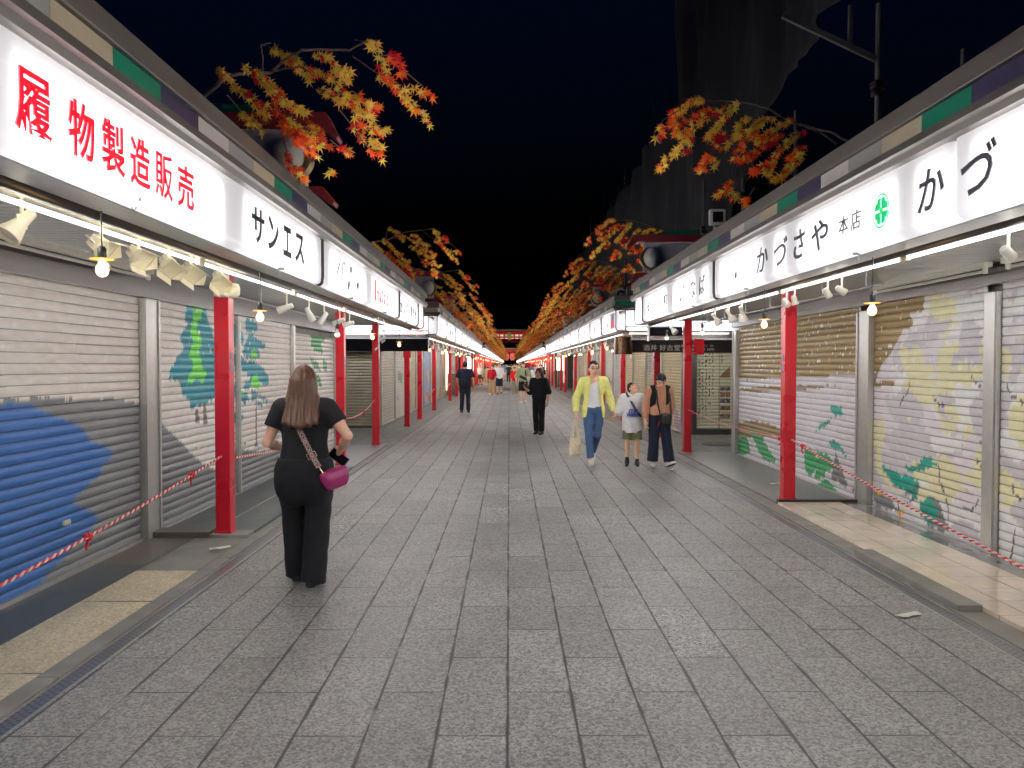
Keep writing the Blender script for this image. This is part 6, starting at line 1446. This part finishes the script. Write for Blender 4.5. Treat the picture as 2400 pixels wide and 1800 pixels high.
def far(label, px, py, H, fc, top, ttype, bot, btype, hr, sh, grid=.018, wr=None, **kw):
    tt = dict(mat=C[top], kind='tee', loose=.03, hem=.84, sleeve=.5, seed=int(px)); tt.update(ttype); bb = dict(mat=C[bot], wide=1.2, seed=int(py)); bb.update(btype)
    return person(label, at_px(px, py), fc, H, wr or dict(kneeR=(.1, .05, .49), ankR=(.10, .10, .085), ankL=(-.1, -.14, .1)), tt, bb, hr, sh, 'asian', grid, **kw)
SH = dict(kind='short', mat=HB, line=.05, nape=.05); LH = dict(kind='long', mat=HDB, len=.25, w=.09, yb=-.10)
FAR = [far('woman in a red jacket and tan trousers arm in arm with a man in white', 1153, 924, 1.62, PI, 'red_jacket', dict(sleeve=.95), 'tan_trousers', dict(wide=1.7, flare=1.3, end=.06), dict(kind='bun', mat=HDB, line=.05), WS, .016, dict(elL=(-.2, .06, 1.12), wrL=(-.26, .2, 1.10), fdL=(-1, .3, 0))),
    far('man in a white T-shirt and long navy shorts beside the red jacket', 1170, 924, 1.74, PI, 'white_tee', dict(sleeve=.6), 'navy_shorts', dict(end=.44, wide=1.5, name='shorts'), SH, BS, .016),
    far('woman in a bright red top and patterned trousers behind the olive T-shirt man', 1206, 924, 1.52, PI, 'red_top', dict(sleeve=.7, loose=.05), 'camo', dict(wide=1.4, end=.12), SH, TS, .016),
    far('person in a black vest and white sleeves partly hidden by the phone woman', 1254, 931, 1.62, PI, 'white_tee', dict(), 'black_shorts', dict(end=.5, name='shorts'), SH, WS, .018),
    far('dark-haired person behind the phone woman, farthest of that cluster', 1267, 929, 1.66, PI, 'black_tee', dict(), 'navy_trousers', dict(), SH, BS, .018),
    far('woman with long hair in a beige coat dress standing by the left shops', 1137, 903, 1.62, R(-30), 'beige_coat', dict(hem=.55, loose=.05, sleeve=.9, name='coat'), 'white_shorts', dict(end=.5), LH, WS, .02),
    far('man in a pale blue shirt and light shorts walking away down the street', 1181, 893, 1.78, 0, 'blue_shirt', dict(sleeve=.6), 'white_shorts', dict(end=.55, name='shorts'), SH, BS, .02),
    far('person in a dark green top and black trousers far down the street', 1192, 896, 1.70, 0, 'dark_green', dict(), 'black_trousers', dict(), SH, BS, .02)]
FAR = [f[0] for f in FAR]
rc = random.Random(21); mats = [C[n] for n in ('black_tee', 'white_tee', 'navy_polo', 'blue_shirt', 'red_top', 'beige_coat', 'olive_tee', 'black_vest', 'dark_green', 'white_shorts')]
for i in range(70):
    src = FAR[rc.choice((1, 2, 5, 6, 7, 0))]; o = dup(src); re(o); y = rc.uniform(78, 175) if i > 7 else rc.uniform(56, 78)
    x = rc.uniform(-2.1, 2.6) if i > 7 else rc.choice((-2.2, -2.0, 1.5, 2.2, 2.5)) + rc.uniform(-.2, .2)
    o.location = (x, y, 0); o.rotation_euler = (0, 0, rc.choice((0, PI)) + rc.uniform(-.4, .4)); q = rc.uniform(.92, 1.04); o.scale = (q, q, q)
    for c in _kidmap.get(o.name, []):
        if c.data.materials and not c.name.startswith(('body', 'hair', 'shoe', 'glasses')):
            c.material_slots[0].link = 'OBJECT'; c.material_slots[0].material = rc.choice(mats)
    tag(o, 'distant pedestrian in the crowd far down the street', 'person', 'people in the distant crowd')

# ------------------------------------------------------------------ things carried
def onbody(base, fc, k):                  # local 1.70-frame point -> world
    Rz = Matrix.Rotation(fc, 3, 'Z'); b = Vector(base)
    return lambda x, y, z: b + Rz @ (Vector((x, y, z))*k)
def ribbon(mb, pts, w, th, nrm, mat=0):
    pts = [Vector(p) for p in pts]; n = len(pts); vs = []
    for i, p in enumerate(pts):
        d = (pts[min(i+1, n-1)] - pts[max(i-1, 0)]).normalized(); m = Vector(nrm[i] if isinstance(nrm, list) else nrm).normalized(); s_ = d.cross(m).normalized(); m = s_.cross(d)
        vs += [p - s_*w/2 - m*th/2, p + s_*w/2 - m*th/2, p + s_*w/2 + m*th/2, p - s_*w/2 + m*th/2]
    fs = []
    for i in range(n - 1):
        a, b = i*4, i*4 + 4
        for j in range(4): fs.append((a + j, a + (j+1) % 4, b + (j+1) % 4, b + j))
    fs += [(3, 2, 1, 0), tuple((n-1)*4 + j for j in range(4))]; mb.add(vs, fs, mat)
def phone(center, d_up, d_face, label):
    u = Vector(d_up).normalized(); n = Vector(d_face).normalized(); s_ = u.cross(n).normalized(); n = s_.cross(u); t = empty('smartphone', center, 0, label, 'phone')
    Mx = Matrix((s_, n, u)).transposed().to_4x4(); o = MB().box(-.037, .037, -.005, .005, -.077, .077).build('case', M['black'], t, bevel=.004); o.matrix_basis = Mx
    o2 = MB().box(-.033, .033, .0052, .0062, -.072, .072).build('screen', mat('dark_glass', lin(14, 14, 18), .08), t); o2.matrix_basis = Mx; return t
def strapmat():
    m = bpy.data.materials.new('patterned_strap'); m.use_nodes = True; nt = m.node_tree; b = nt.nodes['Principled BSDF']; L = nt.links
    at = N(nt, 'ShaderNodeAttribute', attribute_name='paint'); L.new(at.outputs['Color'], b.inputs['Base Color']); b.inputs['Roughness'].default_value = .8; return m
M['strap'] = strapmat()
T1 = onbody(at_px(714, 1378), R(4), k1)
bag = empty('crossbody_bag', T1(.20, -.02, .86), 0, 'magenta crossbody bag with a patterned strap on the woman in black', 'bag')
M['magenta'] = mat('magenta_leather', lin(150, 34, 100), .4, noise=.06, nscale=12, bump=.08, bscale=180); M['gold_metal'] = mat('gold_metal', lin(226, 206, 160), .25, .9)
# strap painted as small lozenges: a dense strip
def strap_strip(pts, w, nrm):
    fine = []; P_ = [Vector(p) for p in pts]
    cum = [0]
    for a, b in zip(P_, P_[1:]): cum.append(cum[-1] + (b - a).length)
    n = int(cum[-1]/.004); nw = 12; vs, cs = [], []
    for i in range(n + 1):
        d = cum[-1]*i/n; j = max(q for q in range(len(cum) - 1) if cum[q] <= d + 1e-9); t = (d - cum[j])/(cum[j+1] - cum[j]); p = P_[j].lerp(P_[j+1], t); dr = (P_[j+1] - P_[j]).normalized(); nn = Vector(nrm[j]).lerp(Vector(nrm[j+1]), t).normalized(); s_ = dr.cross(nn).normalized()
        for q in range(nw + 1):
            u = q/nw*2 - 1; vs.append(p + s_*u*w/2); v = (d/.055) % 1*2 - 1; e = abs(u)*1.0 + abs(v)
            col = L3(26, 24, 28)
            if abs(u) > .9: col = L3(30, 28, 32)
            elif e < .45: col = L3(190, 50, 110) if int(d/.055) % 2 else L3(60, 60, 66)
            elif e < .72: col = L3(150, 190, 160)
            elif e < .98: col = L3(178, 62, 110)
            elif e < 1.2: col = L3(60, 46, 60)
            elif e < 1.45: col = L3(160, 180, 160)
            else: col = L3(140, 44, 90)
            cs.append(col)
    f = [(i*(nw+1) + q, i*(nw+1) + q + 1, (i+1)*(nw+1) + q + 1, (i+1)*(nw+1) + q) for i in range(n) for q in range(nw)]
    o = np_mesh('strap', vs, f, M['strap'], bag, cs, False); o.location = -bag.location; sd = o.modifiers.new('thick', 'SOLIDIFY'); sd.thickness = .003
strap_strip([T1(-.10, .02, 1.46), T1(-.07, -.10, 1.40), T1(-.03, -.150, 1.26), T1(.03, -.158, 1.14), T1(.085, -.168, 1.03), T1(.135, -.172, .945)], .045, [(-.5, -.2, 1), (-.2, -.9, .5), (0, -1, .1), (0, -1, 0), (.1, -1, 0), (.2, -1, 0)])
hw = MB()
for c, w_, h_ in ((T1(.082, -.172, 1.035), .066, .036),):
    d = (T1(.085, -.15, 1.03) - T1(.03, -.142, 1.14)).normalized(); s_ = d.cross(Vector((0, -1, 0))).normalized()
    for a in (-1, 1): hw.bar(c + d*a*.02 - s_*.033, c + d*a*.02 + s_*.033, .006, .004); hw.bar(c + s_*a*.033 - d*.022, c + s_*a*.033 + d*.022, .006, .004)
hw.tube([T1(.135, -.16, .945), T1(.145, -.165, .925), T1(.160, -.16, .90)], .005, 6); hw.tube([T1(.16 + .013*math.cos(a), -.162, .888 + .013*math.sin(a)) for a in np.linspace(0, 6.28, 12)], .003, 5)
part(hw, 'buckle', M['gold_metal'], bag)
sb = SDF(.006); sb.cap((-.075, 0, .05), .034, (.075, 0, .05), .034, .03).cap((-.055, .0, -.03), .036, (.055, .0, -.03), .036, .04).cap((-.065, 0, .01), .040, (.065, 0, .01), .040, .03)
v, q = sb.mesh(lambda f, X, Y, Z: np.maximum(f, Z - .072 - .012*np.cos(X*16))); o = np_mesh('pouch', v, q, M['magenta'], bag); o.location = T1(.245, -.10, .845) - bag.location; o.rotation_euler = (0, R(-14), R(38))
z_ = MB().tube([(-.085, -.012, .074), (-.03, -.016, .082), (.04, -.016, .082), (.088, -.012, .074)], .003, 6).box(.086, .096, -.018, -.006, .045, .074); o = z_.build('zip', M['gold_metal'], bag); o.location = T1(.245, -.10, .845) - bag.location; o.rotation_euler = (0, R(-14), R(38))
phone(T1(.235, .12, .985), (-.75, .1, .55), (.2, -1, .2), 'black smartphone in the right hand of the woman in black')
# tote bag of the man in yellow
k4 = W4[1]; T4 = onbody(at_px(1391, 1090), PI + R(4), k4); tote = empty('tote_bag', T4(.31, .03, .15), 0, 'cream canvas tote bag hanging from the hand of the man in yellow', 'bag')
M['canvas'] = cloth('cream_canvas', lin(226, 212, 180))
sb = SDF(.010); sb.cap((0, 0, .065), .062, (0, 0, .30), .050, .03, flat=(2.1, 1, 1))
fo = folds(5, .016, 16); v, q = sb.mesh(lambda f, X, Y, Z: np.maximum(f + fo(X, Y, Z), Z - .30)); o = np_mesh('bag_body', v, q, M['canvas'], tote); o.rotation_euler = (0, 0, R(25))
hd = MB()
for s_ in (-1, 1): ribbon(hd, [(-.06, s_*.03, .27), (-.045, s_*.02, .42), (-.012, s_*.008, .60), (.012, s_*.008, .60), (.045, s_*.02, .42), (.06, s_*.03, .27)], .022, .004, [(0, 1, 0)]*2 + [(0, .3, 1)]*2 + [(0, 1, 0)]*2)
hd.box(.035, .075, -.062, -.055, .18, .26); part_o = hd.build('handle', M['canvas'], tote, bevel=.001); part_o.rotation_euler = (0, 0, R(25))
# boy: shirt lettering and strap
k5 = W5[1]; fc5 = PI - R(8); T5 = onbody(at_px(1482, 1091), fc5, k5)
lt = MB(); 
def f5(u, v, w): return Vector((-u, .178 + .012*math.cos(u*9) - abs(u)*.12 + w - .0*v, v))*k5
for txt, u0, u1, z0, z1, sh in (('STAR', -.08, .115, 1.085, 1.155, .25), ('WARS', -.11, .12, 1.005, 1.078, .25)):
    put_text(lt, txt, lambda u, v, w: f5(u + (v - 1.07)*-.28, v, w), u1*-1 - .0, u0*-1, z0, z1, .012, .03) if False else put_text(lt, txt, lambda u, v, w: f5(u, v, w), u0, u1, z0, z1, .03, .035, sh)
M['blueprint'] = mat('blue_print', lin(34, 52, 150), .7); lt.build('shirt_print', M['blueprint'], W5[0])
sbag = empty('shoulder_strap', T5(0, 0, 1.2), 0, 'black crossbody strap with grey shoulder pad on the boy', 'bag strap')
q = MB(); ribbon(q, [T5(.11, -.10, 1.40), T5(.105, -.03, 1.472), T5(.07, .10, 1.40), T5(.0, .168, 1.26), T5(-.08, .192, 1.12), T5(-.17, .15, 1.00)], .045*k5, .008, [(.3, -1, .5), (.3, 0, 1), (0, -1, .6), (0, -1, .2), (0, -1, 0), (-.3, -1, 0)]); part(q, 'strap', M['black'], sbag)
q = MB(); ribbon(q, [T5(.108, -.06, 1.462), T5(.10, .03, 1.468), T5(.07, .115, 1.40)], .07*k5, .014, [(.3, 0, 1), (.2, -.3, 1), (0, -1, .6)]); part(q, 'shoulder_pad', M['darkmetal'], sbag)
# woman with vest: vest, straps and bag
k6 = W6[1]; T6 = onbody(at_px(1545, 1096), PI + R(3), k6)
vs_ = SDF(.009); l6 = V3(0, .05, -.015)
vs_.ell(V3(0, 0, 1.27) + l6*.7, (.190, .142, .21), .05).ell((0, 0, 1.08), (.168, .132, .2), .06).cap(V3(.15, -.01, 1.395) + l6, .072, V3(-.15, -.01, 1.395) + l6, .072, .04)
v, q = vs_.mesh(lambda f, X, Y, Z: np.maximum(np.maximum(np.maximum(np.maximum(f + folds(9, .008)(X, Y, Z), .96 - Z), -np.maximum(np.abs(X) - .088, -.0 - Y)), -(np.sqrt(X**2 + (Y - .03)**2 + (Z - 1.47)**2) - .10)), np.abs(X) - .232)); np_mesh('vest', v*k6, q, C['black_vest'], W6[0])
bg = empty('crossbody_bag', T6(-.06, .16, .86), 0, 'black crossbody bag with a red tag on the woman looking down', 'bag')
sb = SDF(.008); sb.cap((0, 0, .05), .05, (0, 0, -.05), .055, .03, flat=(2.3, 1, 1))
v, q = sb.mesh(); o = np_mesh('pouch', v, q, mat('black_leather', lin(20, 20, 22), .35, bump=.1, bscale=90), bg); o.location = T6(-.075, .195, .865) - bg.location; o.rotation_euler = (0, R(6), R(3))
q = MB(); ribbon(q, [T6(.09, -.08, 1.40), T6(.085, .03, 1.475), T6(.085, .165, 1.34), T6(.07, .175, 1.15), T6(.02, .18, .93)], .026, .005, [(0, -1, .6), (0, 0, 1), (0, -1, .3), (0, -1, 0), (0, -1, 0)])
ribbon(q, [T6(-.135, .02, 1.46), T6(-.15, .16, 1.30), T6(-.165, .17, 1.1), T6(-.17, .18, .92)], .022, .005, [(0, 0, 1), (0, -1, .3), (0, -1, 0), (0, -1, 0)]); part(q, 'strap', M['black'], bg)
q = MB(); q.bar(T6(.045, .215, .84), T6(.065, .215, .745), .028, .006).tube([T6(.035, .215, .90), T6(.045, .215, .84)], .002, 5); part(q, 'tag', mat('red_tag', lin(214, 52, 40), .5), bg)
# phone woman
k3 = W3[1]; T3 = onbody(at_px(1263, 1018), F3, k3); Rz = Matrix.Rotation(F3, 3, 'Z')
phone(T3(.315, .29, 1.31), Rz @ Vector((.15, .55, .8)), Rz @ Vector((-.1, -.8, .5)), 'pale-edged smartphone held up by the woman in black in mid-street')
# olive man's bag
k7 = W7[1]; T7 = onbody(at_px(1226, 945), PI, k7); bg = empty('crossbody_bag', T7(0, .2, 1.05), 0, 'black crossbody bag on the man in the olive T-shirt', 'bag')
sb = SDF(.012); sb.cap((-.12, 0, .03), .06, (.11, 0, -.02), .06, .04); v, q = sb.mesh(); o = np_mesh('pouch', v, q, M['black'], bg); o.location = T7(.0, .185, 1.05) - bg.location; o.rotation_euler = (0, R(14), 0)
q = MB(); ribbon(q, [T7(-.10, -.02, 1.46), T7(-.09, .12, 1.36), T7(-.11, .18, 1.12)], .04, .008, [(0, 0, 1), (0, -1, .4), (0, -1, 0)]); part(q, 'strap', M['black'], bg)
